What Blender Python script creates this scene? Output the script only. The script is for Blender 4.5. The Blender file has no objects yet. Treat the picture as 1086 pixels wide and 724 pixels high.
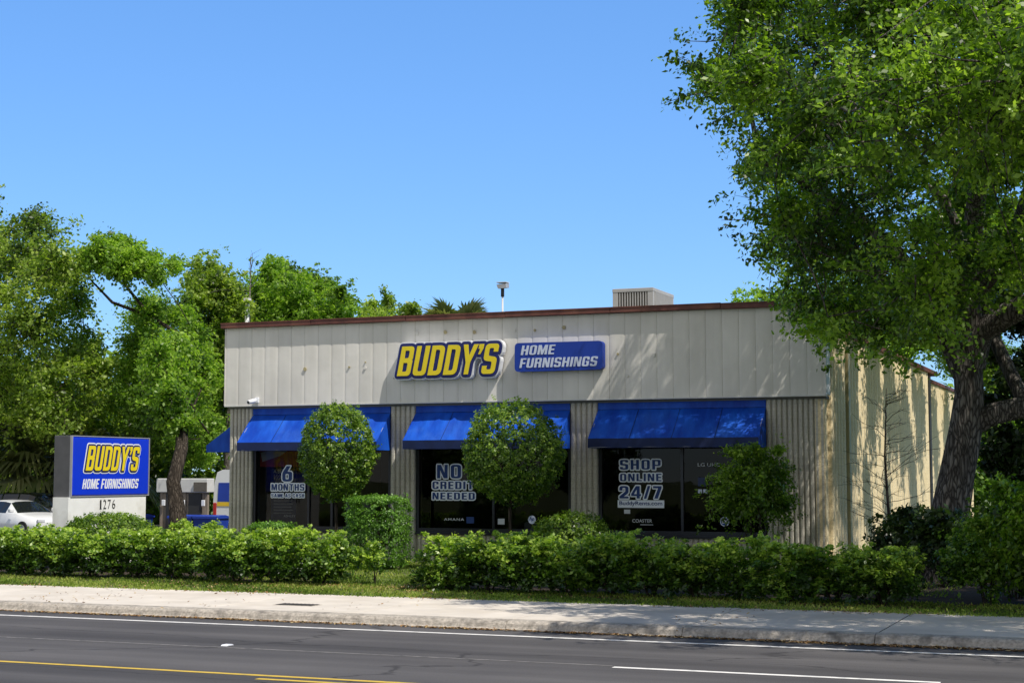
import bpy, math, random
import numpy as np
from mathutils import Vector, Matrix

scene = bpy.context.scene
col = scene.collection
D2R = math.radians

# ------------------------------------------------------------------ objects
def tag(o, label=None, cat=None, group=None, kind=None):
    if label: o['label'] = label
    if cat: o['category'] = cat
    if group: o['group'] = group
    if kind: o['kind'] = kind
    return o

def empty(name, loc, label, cat, group=None, rz=0.0):
    o = bpy.data.objects.new(name, None); col.objects.link(o)
    o.location = loc; o.rotation_euler = (0, 0, rz); o.empty_display_size = .3
    return tag(o, label, cat, group)

def link(name, me, m, parent=None, world=False):
    """world=True: the mesh is in world coordinates although its parent sits elsewhere"""
    if m is not None:
        if not isinstance(m, (list, tuple)): m = [m]
        me.materials.clear()
        for x in m: me.materials.append(x)
    o = bpy.data.objects.new(name, me); col.objects.link(o)
    if parent is not None:
        o.parent = parent
        if world:
            M = Matrix.Identity(4); p = parent
            while p is not None:
                M = p.matrix_basis @ M; p = p.parent
            me.transform(M.inverted())
    return o

def copy_tree(o, parent=None):
    c = o.copy(); col.objects.link(c); c.parent = parent
    for ch in list(o.children):
        copy_tree(ch, c)
    return c

class MB:
    """collects shapes into one mesh"""
    def __init__(s): s.v = []; s.f = []; s.sm = []
    def add(s, vs, fs, smooth=False):
        n = len(s.v); s.v += [tuple(p) for p in vs]
        s.f += [tuple(i + n for i in f) for f in fs]; s.sm += [smooth] * len(fs); return s
    def box(s, x0, x1, y0, y1, z0, z1, bev=0.0):
        if bev <= 0:
            vs = [(x, y, z) for z in (z0, z1) for y in (y0, y1) for x in (x0, x1)]
            return s.add(vs, [(0,2,3,1),(4,5,7,6),(0,1,5,4),(2,6,7,3),(0,4,6,2),(1,3,7,5)])
        b = bev; vs = []; idx = {}
        for sx in (0,1):
            for sy in (0,1):
                for sz in (0,1):
                    X=(x0,x1)[sx];Y=(y0,y1)[sy];Z=(z0,z1)[sz]
                    bx=b if sx==0 else -b;by=b if sy==0 else -b;bz=b if sz==0 else -b
                    idx[sx,sy,sz]=(len(vs),len(vs)+1,len(vs)+2)
                    vs+=[(X,Y+by,Z+bz),(X+bx,Y,Z+bz),(X+bx,Y+by,Z)]
        f=[]
        q=[(0,0),(1,0),(1,1),(0,1)]
        for s_ in (0,1):
            f.append([idx[s_,a,c][0] for a,c in (q if s_ else q[::-1])])
            f.append([idx[a,s_,c][1] for a,c in (q[::-1] if s_ else q)])
            f.append([idx[a,c,s_][2] for a,c in (q if s_ else q[::-1])])
        for a in (0,1):
            for c in (0,1):
                f.append([idx[0,a,c][1],idx[1,a,c][1],idx[1,a,c][2],idx[0,a,c][2]])
                f.append([idx[a,0,c][0],idx[a,1,c][0],idx[a,1,c][2],idx[a,0,c][2]])
                f.append([idx[a,c,0][0],idx[a,c,1][0],idx[a,c,1][1],idx[a,c,0][1]])
        for k in idx.values(): f.append(list(k))
        return s.add(vs, f)
    def tube(s, pts, rad, n=8, smooth=True, rough=0.0, rng=None, cap=True):
        pts=[Vector(p) for p in pts]; vs=[]; fs=[]
        if not isinstance(rad,(list,tuple)): rad=[rad]*len(pts)
        ref=None
        for i,p in enumerate(pts):
            t=(pts[min(i+1,len(pts)-1)]-pts[max(i-1,0)]).normalized()
            if ref is None:
                ref=Vector((1,0,0)) if abs(t.x)<.8 else Vector((0,1,0))
            a=(ref-t*ref.dot(t)).normalized(); b=t.cross(a); ref=a
            for k in range(n):
                an=2*math.pi*k/n
                r=rad[i]*(1+(rough*(math.sin(an*3+i*.7)*.5+math.sin(an*5-i*1.1)*.35+(rng.uniform(-.5,.5) if rng else 0)) if rough else 0))
                vs.append(p+a*math.cos(an)*r+b*math.sin(an)*r)
        for i in range(len(pts)-1):
            for k in range(n):
                k2=(k+1)%n
                fs.append((i*n+k,i*n+k2,(i+1)*n+k2,(i+1)*n+k))
        if cap:
            fs.append(tuple(range(n))[::-1]); fs.append(tuple((len(pts)-1)*n+k for k in range(n)))
        return s.add(vs,fs,smooth)
    def prism(s, poly, axis, a, b):
        """polygon (2 coords) extruded along axis 0/1/2 from a to b"""
        n=len(poly); vs=[]
        for q in (a,b):
            for u,w in poly:
                vs.append([(q,u,w),(u,q,w),(u,w,q)][axis])
        fs=[tuple(range(n))[::-1],tuple(range(n,2*n))]+[(i,(i+1)%n,n+(i+1)%n,n+i) for i in range(n)]
        return s.add(vs,fs)
    def mesh(s, name='mesh'):
        used=sorted({i for f in s.f for i in f})
        if len(used)<len(s.v):
            mp={o:k for k,o in enumerate(used)}; s.v=[s.v[i] for i in used]; s.f=[tuple(mp[i] for i in f) for f in s.f]
        me=bpy.data.meshes.new(name); me.from_pydata(s.v,[],s.f); me.update()
        me.polygons.foreach_set('use_smooth',s.sm)
        import bmesh
        bm=bmesh.new(); bm.from_mesh(me); bmesh.ops.recalc_face_normals(bm,faces=bm.faces); bm.to_mesh(me); bm.free()
        return me
    def build(s, name, m, parent=None, world=False):
        return link(name, s.mesh(name), m, parent, world)

# ------------------------------------------------------------------ materials
def new_mat(name):
    m=bpy.data.materials.new(name); m.use_nodes=True
    nt=m.node_tree; nt.nodes.clear()
    out=nt.nodes.new('ShaderNodeOutputMaterial')
    return m,nt,out

def N(nt,t,**k):
    n=nt.nodes.new(t)
    for a,b in k.items():
        if a.startswith('in_'): n.inputs[a[3:].replace('_',' ')].default_value=b
        else: setattr(n,a,b)
    return n

def ramp(nt,stops):
    r=nt.nodes.new('ShaderNodeValToRGB'); e=r.color_ramp.elements
    e[0].position,e[0].color=stops[0][0],(*stops[0][1],1)
    e[1].position,e[1].color=stops[-1][0],(*stops[-1][1],1)
    for p,c in stops[1:-1]:
        k=e.new(p); k.color=(*c,1)
    return r

def pmat(name, base, rough=.6, var=.12, scale=3.0, bump=0.0, bscale=40.0, metal=0.0, spec=.4,
         stretch=(1,1,1), coat=0.0, dirt=None, dscale=.6):
    """principled surface whose colour wanders with two octaves of noise"""
    m,nt,out=new_mat(name); L=nt.links
    tc=N(nt,'ShaderNodeNewGeometry'); mp=N(nt,'ShaderNodeMapping'); mp.inputs['Scale'].default_value=stretch
    L.new(tc.outputs['Position'],mp.inputs['Vector'])
    n1=N(nt,'ShaderNodeTexNoise'); n1.inputs['Scale'].default_value=scale; n1.inputs['Detail'].default_value=6
    L.new(mp.outputs[0],n1.inputs['Vector'])
    r=ramp(nt,[(.3,tuple(c*(1-var) for c in base)),(.7,tuple(min(1,c*(1+var)) for c in base))])
    L.new(n1.outputs['Fac'],r.inputs[0])
    c=r.outputs[0]
    if dirt:
        n3=N(nt,'ShaderNodeTexNoise'); n3.inputs['Scale'].default_value=dscale; n3.inputs['Detail'].default_value=8
        L.new(mp.outputs[0],n3.inputs['Vector'])
        mr=N(nt,'ShaderNodeMapRange'); mr.inputs[1].default_value=.5; mr.inputs[2].default_value=.75
        L.new(n3.outputs['Fac'],mr.inputs[0])
        mx=N(nt,'ShaderNodeMix',data_type='RGBA'); L.new(mr.outputs[0],mx.inputs[0]); L.new(c,mx.inputs[6]); mx.inputs[7].default_value=(*dirt,1)
        c=mx.outputs[2]
    b=N(nt,'ShaderNodeBsdfPrincipled'); b.inputs['Roughness'].default_value=rough; b.inputs['Metallic'].default_value=metal
    b.inputs['Specular IOR Level'].default_value=spec; b.inputs['Coat Weight'].default_value=coat
    L.new(c,b.inputs['Base Color'])
    if bump>0:
        n2=N(nt,'ShaderNodeTexNoise'); n2.inputs['Scale'].default_value=bscale; n2.inputs['Detail'].default_value=5
        L.new(mp.outputs[0],n2.inputs['Vector'])
        bp=N(nt,'ShaderNodeBump'); bp.inputs['Strength'].default_value=bump; bp.inputs['Distance'].default_value=.02
        L.new(n2.outputs['Fac'],bp.inputs['Height']); L.new(bp.outputs[0],b.inputs['Normal'])
    L.new(b.outputs[0],out.inputs[0])
    return m

def leaf_mat(name, dark, mid, light, trans=.3, rough=.45, spec=.35, tl=1.6):
    m,nt,out=new_mat(name); L=nt.links
    at=N(nt,'ShaderNodeAttribute',attribute_name='tint')
    r=ramp(nt,[(.05,dark),(.5,mid),(.95,light)]); L.new(at.outputs['Fac'],r.inputs[0])
    b=N(nt,'ShaderNodeBsdfPrincipled'); b.inputs['Roughness'].default_value=rough; b.inputs['Specular IOR Level'].default_value=spec
    L.new(r.outputs[0],b.inputs['Base Color'])
    t=N(nt,'ShaderNodeBsdfTranslucent')
    hs=N(nt,'ShaderNodeMix',data_type='RGBA',blend_type='MULTIPLY'); hs.inputs[0].default_value=1
    L.new(r.outputs[0],hs.inputs[6]); hs.inputs[7].default_value=(tl*1.05,tl*1.15,tl*.45,1); hs.clamp_result=True
    L.new(hs.outputs[2],t.inputs['Color'])
    mx=N(nt,'ShaderNodeMixShader'); mx.inputs[0].default_value=trans
    L.new(b.outputs[0],mx.inputs[1]); L.new(t.outputs[0],mx.inputs[2]); L.new(mx.outputs[0],out.inputs[0])
    return m

M={}
M['oak_leaf']=leaf_mat('oak_leaf',(.032,.065,.008),(.125,.225,.016),(.34,.48,.06),.48,.36,.5)
M['wood_leaf']=leaf_mat('woodland_leaf',(.035,.062,.014),(.16,.25,.03),(.38,.47,.08),.48,.4,.4)
M['wood_leaf_b']=leaf_mat('second_woodland_leaf',(.035,.07,.014),(.15,.27,.026),(.36,.50,.07),.50,.4,.4)
M['hedge_leaf']=leaf_mat('hedge_leaf',(.028,.065,.01),(.12,.235,.02),(.42,.54,.09),.40,.38,.5)
M['topiary_leaf']=leaf_mat('topiary_leaf',(.03,.075,.01),(.12,.22,.02),(.32,.44,.065),.38,.38,.5)
M['box_leaf']=leaf_mat('box_leaf',(.04,.10,.012),(.11,.24,.028),(.20,.38,.05),.34,.42,.45)
M['dark_leaf']=leaf_mat('dark_leaf',(.012,.028,.008),(.03,.06,.014),(.06,.10,.02),.22,.35,.5)
M['palm_leaf']=leaf_mat('palm_leaf',(.05,.075,.022),(.15,.19,.06),(.34,.34,.15),.2,.45,.5)
M['grass_leaf']=leaf_mat('grass_leaf',(.05,.09,.016),(.19,.28,.035),(.42,.44,.12),.35,.6,.2)
M['litter_leaf']=leaf_mat('litter_leaf',(.10,.05,.02),(.28,.15,.06),(.5,.38,.2),.05,.8,.1)

M['grass_soil']=pmat('grass_soil',(.10,.13,.035),.95,.4,1.2,.5,30,dirt=(.10,.08,.045),dscale=.9)
M['mulch']=pmat('mulch',(.045,.03,.02),.95,.5,9,.8,50)

def bark_mat(name,a,b_,sc=5,st=(1,1,.22),bump=.9):
    m,nt,out=new_mat(name); L=nt.links
    g=N(nt,'ShaderNodeNewGeometry'); mp=N(nt,'ShaderNodeMapping'); mp.inputs['Scale'].default_value=st
    L.new(g.outputs['Position'],mp.inputs[0])
    v=N(nt,'ShaderNodeTexVoronoi',feature='DISTANCE_TO_EDGE'); v.inputs['Scale'].default_value=sc*2.6
    n=N(nt,'ShaderNodeTexNoise'); n.inputs['Scale'].default_value=sc; n.inputs['Detail'].default_value=8
    L.new(mp.outputs[0],n.inputs['Vector'])
    ad=N(nt,'ShaderNodeVectorMath',operation='ADD'); sc_=N(nt,'ShaderNodeVectorMath',operation='SCALE'); sc_.inputs['Scale'].default_value=.25
    L.new(n.outputs['Color'],sc_.inputs[0]); L.new(mp.outputs[0],ad.inputs[0]); L.new(sc_.outputs[0],ad.inputs[1]); L.new(ad.outputs[0],v.inputs['Vector'])
    mr=N(nt,'ShaderNodeMapRange'); mr.inputs[1].default_value=0; mr.inputs[2].default_value=.25; L.new(v.outputs['Distance'],mr.inputs[0])
    mul=N(nt,'ShaderNodeMath',operation='MULTIPLY'); L.new(mr.outputs[0],mul.inputs[0]); L.new(n.outputs['Fac'],mul.inputs[1])
    r=ramp(nt,[(.0,a),(.7,b_)]); L.new(mul.outputs[0],r.inputs[0])
    b=N(nt,'ShaderNodeBsdfPrincipled'); b.inputs['Roughness'].default_value=.9; b.inputs['Specular IOR Level'].default_value=.15
    bp=N(nt,'ShaderNodeBump'); bp.inputs['Strength'].default_value=bump; bp.inputs['Distance'].default_value=.05
    L.new(mul.outputs[0],bp.inputs['Height']); L.new(bp.outputs[0],b.inputs['Normal']); L.new(r.outputs[0],b.inputs['Base Color']); L.new(b.outputs[0],out.inputs[0])
    return m
M['oak_bark']=bark_mat('oak_bark',(.03,.026,.023),(.25,.225,.20))
M['bark']=bark_mat('bark',(.025,.02,.015),(.11,.09,.07))
M['pale_bark']=bark_mat('pale_bark',(.08,.07,.06),(.32,.29,.25),7)
M['dead_bark']=pmat('dead_bark',(.03,.026,.023),.9,.3,8,.3)

def asphalt():
    m,nt,out=new_mat('asphalt'); L=nt.links
    g=N(nt,'ShaderNodeNewGeometry')
    st=N(nt,'ShaderNodeMapping'); st.inputs['Scale'].default_value=(.03,1.1,1); L.new(g.outputs['Position'],st.inputs[0])
    n1=N(nt,'ShaderNodeTexNoise'); n1.inputs['Scale'].default_value=1; n1.inputs['Detail'].default_value=6; L.new(st.outputs[0],n1.inputs['Vector'])
    n2=N(nt,'ShaderNodeTexNoise'); n2.inputs['Scale'].default_value=60; n2.inputs['Detail'].default_value=4; L.new(g.outputs['Position'],n2.inputs['Vector'])
    n3=N(nt,'ShaderNodeTexNoise'); n3.inputs['Scale'].default_value=.35; n3.inputs['Detail'].default_value=7; L.new(g.outputs['Position'],n3.inputs['Vector'])
    r1=ramp(nt,[(.32,(.066,.063,.063)),(.5,(.088,.084,.084)),(.66,(.112,.107,.106))]); L.new(n1.outputs['Fac'],r1.inputs[0])
    r2=ramp(nt,[(.3,(.72,.72,.72)),(.7,(1.25,1.25,1.25))]); L.new(n2.outputs['Fac'],r2.inputs[0])
    r3=ramp(nt,[(.3,(.85,.85,.86)),(.7,(1.12,1.11,1.1))]); L.new(n3.outputs['Fac'],r3.inputs[0])
    mx=N(nt,'ShaderNodeMix',data_type='RGBA',blend_type='MULTIPLY'); mx.inputs[0].default_value=1; L.new(r1.outputs[0],mx.inputs[6]); L.new(r2.outputs[0],mx.inputs[7])
    my=N(nt,'ShaderNodeMix',data_type='RGBA',blend_type='MULTIPLY'); my.inputs[0].default_value=1; L.new(mx.outputs[2],my.inputs[6]); L.new(r3.outputs[0],my.inputs[7])
    b=N(nt,'ShaderNodeBsdfPrincipled'); b.inputs['Roughness'].default_value=.85; b.inputs['Specular IOR Level'].default_value=.2
    bp=N(nt,'ShaderNodeBump'); bp.inputs['Strength'].default_value=.35; bp.inputs['Distance'].default_value=.01
    L.new(n2.outputs['Fac'],bp.inputs['Height']); L.new(bp.outputs[0],b.inputs['Normal'])
    # fine wandering cracks
    cm=N(nt,'ShaderNodeMapping'); cm.inputs['Scale'].default_value=(.16,.42,1); L.new(g.outputs['Position'],cm.inputs[0])
    n5=N(nt,'ShaderNodeTexNoise'); n5.inputs['Scale'].default_value=2.5; n5.inputs['Detail'].default_value=8; L.new(cm.outputs[0],n5.inputs['Vector'])
    s5=N(nt,'ShaderNodeVectorMath',operation='SCALE'); s5.inputs['Scale'].default_value=.45; L.new(n5.outputs['Color'],s5.inputs[0])
    a5=N(nt,'ShaderNodeVectorMath',operation='ADD'); L.new(cm.outputs[0],a5.inputs[0]); L.new(s5.outputs[0],a5.inputs[1])
    v5=N(nt,'ShaderNodeTexVoronoi',feature='DISTANCE_TO_EDGE'); v5.inputs['Scale'].default_value=.75; L.new(a5.outputs[0],v5.inputs['Vector'])
    m5=N(nt,'ShaderNodeMapRange'); m5.inputs[1].default_value=.002; m5.inputs[2].default_value=.009; m5.inputs[3].default_value=.55; m5.inputs[4].default_value=1; L.new(v5.outputs['Distance'],m5.inputs[0])
    mc=N(nt,'ShaderNodeMix',data_type='RGBA',blend_type='MULTIPLY'); mc.inputs[0].default_value=1; L.new(my.outputs[2],mc.inputs[6]); L.new(m5.outputs[0],mc.inputs[7])
    L.new(mc.outputs[2],b.inputs['Base Color']); L.new(b.outputs[0],out.inputs[0]); return m
M['asphalt']=asphalt()
M['lot_asphalt']=pmat('parking_asphalt',(.07,.07,.072),.9,.2,1.5,.3,60)
M['concrete']=pmat('sidewalk_concrete',(.62,.565,.49),.9,.10,1.6,.25,70,spec=.2,dirt=(.54,.48,.40),dscale=.7)
M['kerb_concrete']=pmat('kerb_concrete',(.45,.405,.345),.95,.3,22,1.0,60,spec=.2,dirt=(.17,.155,.135),dscale=4.5)
M['white_paint']=pmat('road_white_paint',(.78,.76,.72),.7,.10,12,.1,dirt=(.4,.4,.39),dscale=6)
M['yellow_paint']=pmat('road_yellow_paint',(.62,.42,.05),.7,.12,12,.1,dirt=(.35,.27,.08),dscale=6)
M['joint_line']=pmat('sealed_joint',(.27,.26,.245),.9,.35,7,dirt=(.09,.09,.09),dscale=5)
M['manhole']=pmat('cast_iron',(.05,.045,.04),.7,.3,20,.3)

def fascia_mat():
    m,nt,out=new_mat('weathered_metal_siding'); L=nt.links
    g=N(nt,'ShaderNodeNewGeometry')
    st=N(nt,'ShaderNodeMapping'); st.inputs['Scale'].default_value=(5,5,.35); L.new(g.outputs['Position'],st.inputs[0])
    n1=N(nt,'ShaderNodeTexNoise'); n1.inputs['Scale'].default_value=1; n1.inputs['Detail'].default_value=7; L.new(st.outputs[0],n1.inputs['Vector'])
    n2=N(nt,'ShaderNodeTexNoise'); n2.inputs['Scale'].default_value=.8; n2.inputs['Detail'].default_value=6; L.new(g.outputs['Position'],n2.inputs['Vector'])
    r1=ramp(nt,[(.3,(.71,.69,.645)),(.72,(.775,.755,.71))]); L.new(n1.outputs['Fac'],r1.inputs[0])
    r2=ramp(nt,[(.3,(.88,.88,.87)),(.7,(1.06,1.06,1.06))]); L.new(n2.outputs['Fac'],r2.inputs[0])
    mx=N(nt,'ShaderNodeMix',data_type='RGBA',blend_type='MULTIPLY'); mx.inputs[0].default_value=1; L.new(r1.outputs[0],mx.inputs[6]); L.new(r2.outputs[0],mx.inputs[7])
    # every panel a slightly different shade
    sx=N(nt,'ShaderNodeSeparateXYZ'); L.new(g.outputs['Position'],sx.inputs[0])
    d=N(nt,'ShaderNodeMath',operation='DIVIDE'); L.new(sx.outputs[0],d.inputs[0]); d.inputs[1].default_value=.4445
    ad=N(nt,'ShaderNodeMath',operation='ADD'); L.new(d.outputs[0],ad.inputs[0]); ad.inputs[1].default_value=25.64/.4445
    fl=N(nt,'ShaderNodeMath',operation='FLOOR'); L.new(ad.outputs[0],fl.inputs[0])
    wn=N(nt,'ShaderNodeTexWhiteNoise',noise_dimensions='1D'); L.new(fl.outputs[0],wn.inputs['W'])
    r3=ramp(nt,[(0,(.97,.97,.975)),(1,(1.025,1.02,1.015))]); L.new(wn.outputs['Value'],r3.inputs[0])
    my=N(nt,'ShaderNodeMix',data_type='RGBA',blend_type='MULTIPLY'); my.inputs[0].default_value=1; L.new(mx.outputs[2],my.inputs[6]); L.new(r3.outputs[0],my.inputs[7])
    b=N(nt,'ShaderNodeBsdfPrincipled'); b.inputs['Roughness'].default_value=.62; b.inputs['Specular IOR Level'].default_value=.3
    L.new(my.outputs[2],b.inputs['Base Color'])
    n4=N(nt,'ShaderNodeTexNoise'); n4.inputs['Scale'].default_value=2.2; L.new(g.outputs['Position'],n4.inputs['Vector'])
    bp=N(nt,'ShaderNodeBump'); bp.inputs['Strength'].default_value=.25; bp.inputs['Distance'].default_value=.03; L.new(n4.outputs['Fac'],bp.inputs['Height']); L.new(bp.outputs[0],b.inputs['Normal'])
    L.new(b.outputs[0],out.inputs[0]); return m
M['fascia']=fascia_mat()

def block_mat(name,c0,c1,joint,stain=None):
    """ribbed concrete block: courses 0.2 m high, fuzzy split faces"""
    m,nt,out=new_mat(name); L=nt.links
    g=N(nt,'ShaderNodeNewGeometry'); sx=N(nt,'ShaderNodeSeparateXYZ'); L.new(g.outputs['Position'],sx.inputs[0])
    n1=N(nt,'ShaderNodeTexNoise'); n1.inputs['Scale'].default_value=1.4; n1.inputs['Detail'].default_value=8; L.new(g.outputs['Position'],n1.inputs['Vector'])
    n2=N(nt,'ShaderNodeTexNoise'); n2.inputs['Scale'].default_value=28; n2.inputs['Detail'].default_value=4; L.new(g.outputs['Position'],n2.inputs['Vector'])
    r=ramp(nt,[(.3,c0),(.7,c1)]); L.new(n1.outputs['Fac'],r.inputs[0])
    md=N(nt,'ShaderNodeMath',operation='FRACT'); dv=N(nt,'ShaderNodeMath',operation='MULTIPLY'); L.new(sx.outputs[2],dv.inputs[0]); dv.inputs[1].default_value=5.0; L.new(dv.outputs[0],md.inputs[0])
    lt=N(nt,'ShaderNodeMath',operation='LESS_THAN'); L.new(md.outputs[0],lt.inputs[0]); lt.inputs[1].default_value=.07
    mm=N(nt,'ShaderNodeMath',operation='MULTIPLY'); L.new(lt.outputs[0],mm.inputs[0]); mm.inputs[1].default_value=.16
    mx=N(nt,'ShaderNodeMix',data_type='RGBA'); L.new(mm.outputs[0],mx.inputs[0]); L.new(r.outputs[0],mx.inputs[6]); mx.inputs[7].default_value=(*joint,1)
    r2=ramp(nt,[(.3,(.82,.82,.82)),(.7,(1.12,1.12,1.12))]); L.new(n2.outputs['Fac'],r2.inputs[0])
    my=N(nt,'ShaderNodeMix',data_type='RGBA',blend_type='MULTIPLY'); my.inputs[0].default_value=1; L.new(mx.outputs[2],my.inputs[6]); L.new(r2.outputs[0],my.inputs[7])
    b=N(nt,'ShaderNodeBsdfPrincipled'); b.inputs['Roughness'].default_value=.92; b.inputs['Specular IOR Level'].default_value=.15
    bp=N(nt,'ShaderNodeBump'); bp.inputs['Strength'].default_value=.6; bp.inputs['Distance'].default_value=.02; L.new(n2.outputs['Fac'],bp.inputs['Height']); L.new(bp.outputs[0],b.inputs['Normal'])
    L.new(my.outputs[2],b.inputs['Base Color']); L.new(b.outputs[0],out.inputs[0]); return m
M['block']=block_mat('ribbed_block',(.45,.43,.37),(.58,.55,.475),(.12,.11,.09))
M['side_block']=block_mat('cream_ribbed_block',(.72,.585,.35),(.82,.68,.43),(.28,.24,.14))
M['trim']=pmat('rusty_roof_trim',(.13,.045,.035),.6,.3,4,.1,dirt=(.22,.09,.06),dscale=1.5)
M['roof']=pmat('roof_membrane',(.35,.34,.32),.9,.15)
M['soffit']=pmat('soffit_paint',(.16,.155,.14),.8)
M['gutter']=pmat('gutter_metal',(.42,.36,.2),.5,.15)
M['black_metal']=pmat('window_frame_metal',(.012,.013,.02),.35,.1,3,spec=.5)
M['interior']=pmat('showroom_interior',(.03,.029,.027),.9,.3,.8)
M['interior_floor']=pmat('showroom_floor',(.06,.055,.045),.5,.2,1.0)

def awning_mat():
    m,nt,out=new_mat('blue_awning_canvas'); L=nt.links
    g=N(nt,'ShaderNodeNewGeometry'); mp=N(nt,'ShaderNodeMapping'); mp.inputs['Scale'].default_value=(2.2,1,.7); mp.inputs['Rotation'].default_value=(0,.25,0); L.new(g.outputs['Position'],mp.inputs[0])
    n=N(nt,'ShaderNodeTexNoise'); n.inputs['Scale'].default_value=1.3; n.inputs['Detail'].default_value=7; L.new(mp.outputs[0],n.inputs['Vector'])
    r=ramp(nt,[(.35,(.004,.055,.44)),(.7,(.012,.12,.68))]); L.new(n.outputs['Fac'],r.inputs[0])
    b=N(nt,'ShaderNodeBsdfPrincipled'); b.inputs['Roughness'].default_value=.55; b.inputs['Specular IOR Level'].default_value=.3
    n2=N(nt,'ShaderNodeTexNoise'); n2.inputs['Scale'].default_value=.9; n2.inputs['Detail'].default_value=9; n2.inputs['Roughness'].default_value=.65; L.new(g.outputs['Position'],n2.inputs['Vector'])
    m2=N(nt,'ShaderNodeMapRange'); m2.inputs[1].default_value=.5; m2.inputs[2].default_value=.8; m2.inputs[4].default_value=.5; L.new(n2.outputs['Fac'],m2.inputs[0])
    xx=N(nt,'ShaderNodeMix',data_type='RGBA'); L.new(m2.outputs[0],xx.inputs[0]); L.new(r.outputs[0],xx.inputs[6]); xx.inputs[7].default_value=(.06,.19,.62,1)
    L.new(xx.outputs[2],b.inputs['Base Color'])
    bp=N(nt,'ShaderNodeBump'); bp.inputs['Strength'].default_value=.8; bp.inputs['Distance'].default_value=.08; L.new(n.outputs['Fac'],bp.inputs['Height']); L.new(bp.outputs[0],b.inputs['Normal'])
    t=N(nt,'ShaderNodeBsdfTranslucent'); L.new(r.outputs[0],t.inputs[0])
    mx=N(nt,'ShaderNodeMixShader'); mx.inputs[0].default_value=.12; L.new(b.outputs[0],mx.inputs[1]); L.new(t.outputs[0],mx.inputs[2]); L.new(mx.outputs[0],out.inputs[0]); return m
M['awning']=awning_mat()
M['valance']=pmat('shade_and_seam_navy',(.006,.018,.085),.7,.25,3)  # valance's grazing-light darkness put into the navy; dark seams share it

def glass_mat(name,refl=.5,tint=(.45,.47,.47)):
    m,nt,out=new_mat(name); L=nt.links
    t=N(nt,'ShaderNodeBsdfTransparent'); t.inputs[0].default_value=(*tint,1)
    gl=N(nt,'ShaderNodeBsdfGlossy'); gl.inputs['Roughness'].default_value=.01; gl.inputs['Color'].default_value=(refl,refl,refl,1)
    n=N(nt,'ShaderNodeTexNoise'); n.inputs['Scale'].default_value=1.2
    g=N(nt,'ShaderNodeNewGeometry'); L.new(g.outputs['Position'],n.inputs['Vector'])
    bp=N(nt,'ShaderNodeBump'); bp.inputs['Strength'].default_value=.12; bp.inputs['Distance'].default_value=.01; L.new(n.outputs['Fac'],bp.inputs['Height']); L.new(bp.outputs[0],gl.inputs['Normal'])
    f=N(nt,'ShaderNodeFresnel'); f.inputs[0].default_value=1.5
    mx=N(nt,'ShaderNodeMixShader'); L.new(f.outputs[0],mx.inputs[0]); L.new(t.outputs[0],mx.inputs[1]); L.new(gl.outputs[0],mx.inputs[2]); L.new(mx.outputs[0],out.inputs[0]); return m
M['glass']=glass_mat('shop_window_glass',.45)
M['car_glass']=pmat('car_glass',(.01,.012,.014),.05,0,1,spec=.6)
M['sign_blue']=pmat('sign_blue_face',(.006,.04,.62),.35,.05,2,spec=.4)
M['sign_blue_wall']=pmat('wall_sign_blue',(.004,.038,.33),.55,.05,2)
M['letter_yellow']=pmat('letter_yellow',(.78,.62,.015),.45,.05,3)
M['letter_navy']=pmat('letter_navy',(.008,.015,.13),.5,.05)
M['letter_white']=pmat('letter_white',(.78,.8,.84),.5,.03)
M['letter_pale']=pmat('letter_pale_blue',(.55,.62,.78),.5,.03)
M['cabinet']=pmat('sign_cabinet_metal',(.075,.075,.08),.5,.12,4)
M['sign_edge']=pmat('sign_retainer_metal',(.30,.31,.34),.4,.1,4)
M['white_stucco']=pmat('white_stucco',(.82,.82,.80),.85,.06,2,.2,60,dirt=(.6,.59,.55),dscale=2)
M['numeral']=pmat('dark_numeral',(.02,.02,.022),.5,.1)
M['vinyl_blue']=pmat('window_vinyl_navy',(.015,.05,.20),.6,.08,3)
M['vinyl_edge']=pmat('window_vinyl_pale',(.80,.86,.95),.6,.06,3)
M['vinyl_grey']=pmat('window_vinyl_grey',(.6,.64,.68),.6,.06,3)
M['poster_blue']=pmat('poster_blue',(.02,.035,.10),.6,.2,2)
M['poster_red']=pmat('poster_red',(.42,.05,.03),.6,.3,4)
M['white_metal']=pmat('white_metal',(.62,.62,.60),.5,.06,4)
M['hvac']=pmat('hvac_beige_metal',(.40,.39,.37),.6,.08,4)
M['hvac_dark']=pmat('hvac_coil',(.12,.105,.085),.7,.2,12)
M['grey_metal']=pmat('grey_metal',(.32,.33,.35),.45,.15,2)
M['pole_metal']=pmat('galvanised_pole',(.55,.55,.55),.5,.1)
M['fence_wood']=pmat('weathered_fence_wood',(.26,.215,.17),.9,.3,2,.3,20,stretch=(6,6,.6))
M['car_white']=pmat('white_car_paint',(.75,.76,.77),.3,.02,1,coat=.8)
M['car_black']=pmat('black_car_paint',(.012,.013,.015),.25,.02,1,coat=.8)
M['tyre']=pmat('tyre_rubber',(.02,.02,.02),.85,.2)
M['rim']=pmat('wheel_rim',(.45,.45,.46),.3,.05,metal=.6)
M['red_lamp']=pmat('red_tail_lamp',(.45,.02,.015),.25,.1)
M['clear_lamp']=pmat('headlamp_lens',(.55,.57,.6),.15,.1)
M['blue_plastic']=pmat('blue_plastic',(.015,.05,.36),.5,.1)
M['van_yellow']=pmat('yellow_vinyl',(.75,.5,.03),.5,.05)
M['dark_plastic']=pmat('dark_plastic',(.03,.03,.032),.6,.1)

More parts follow.
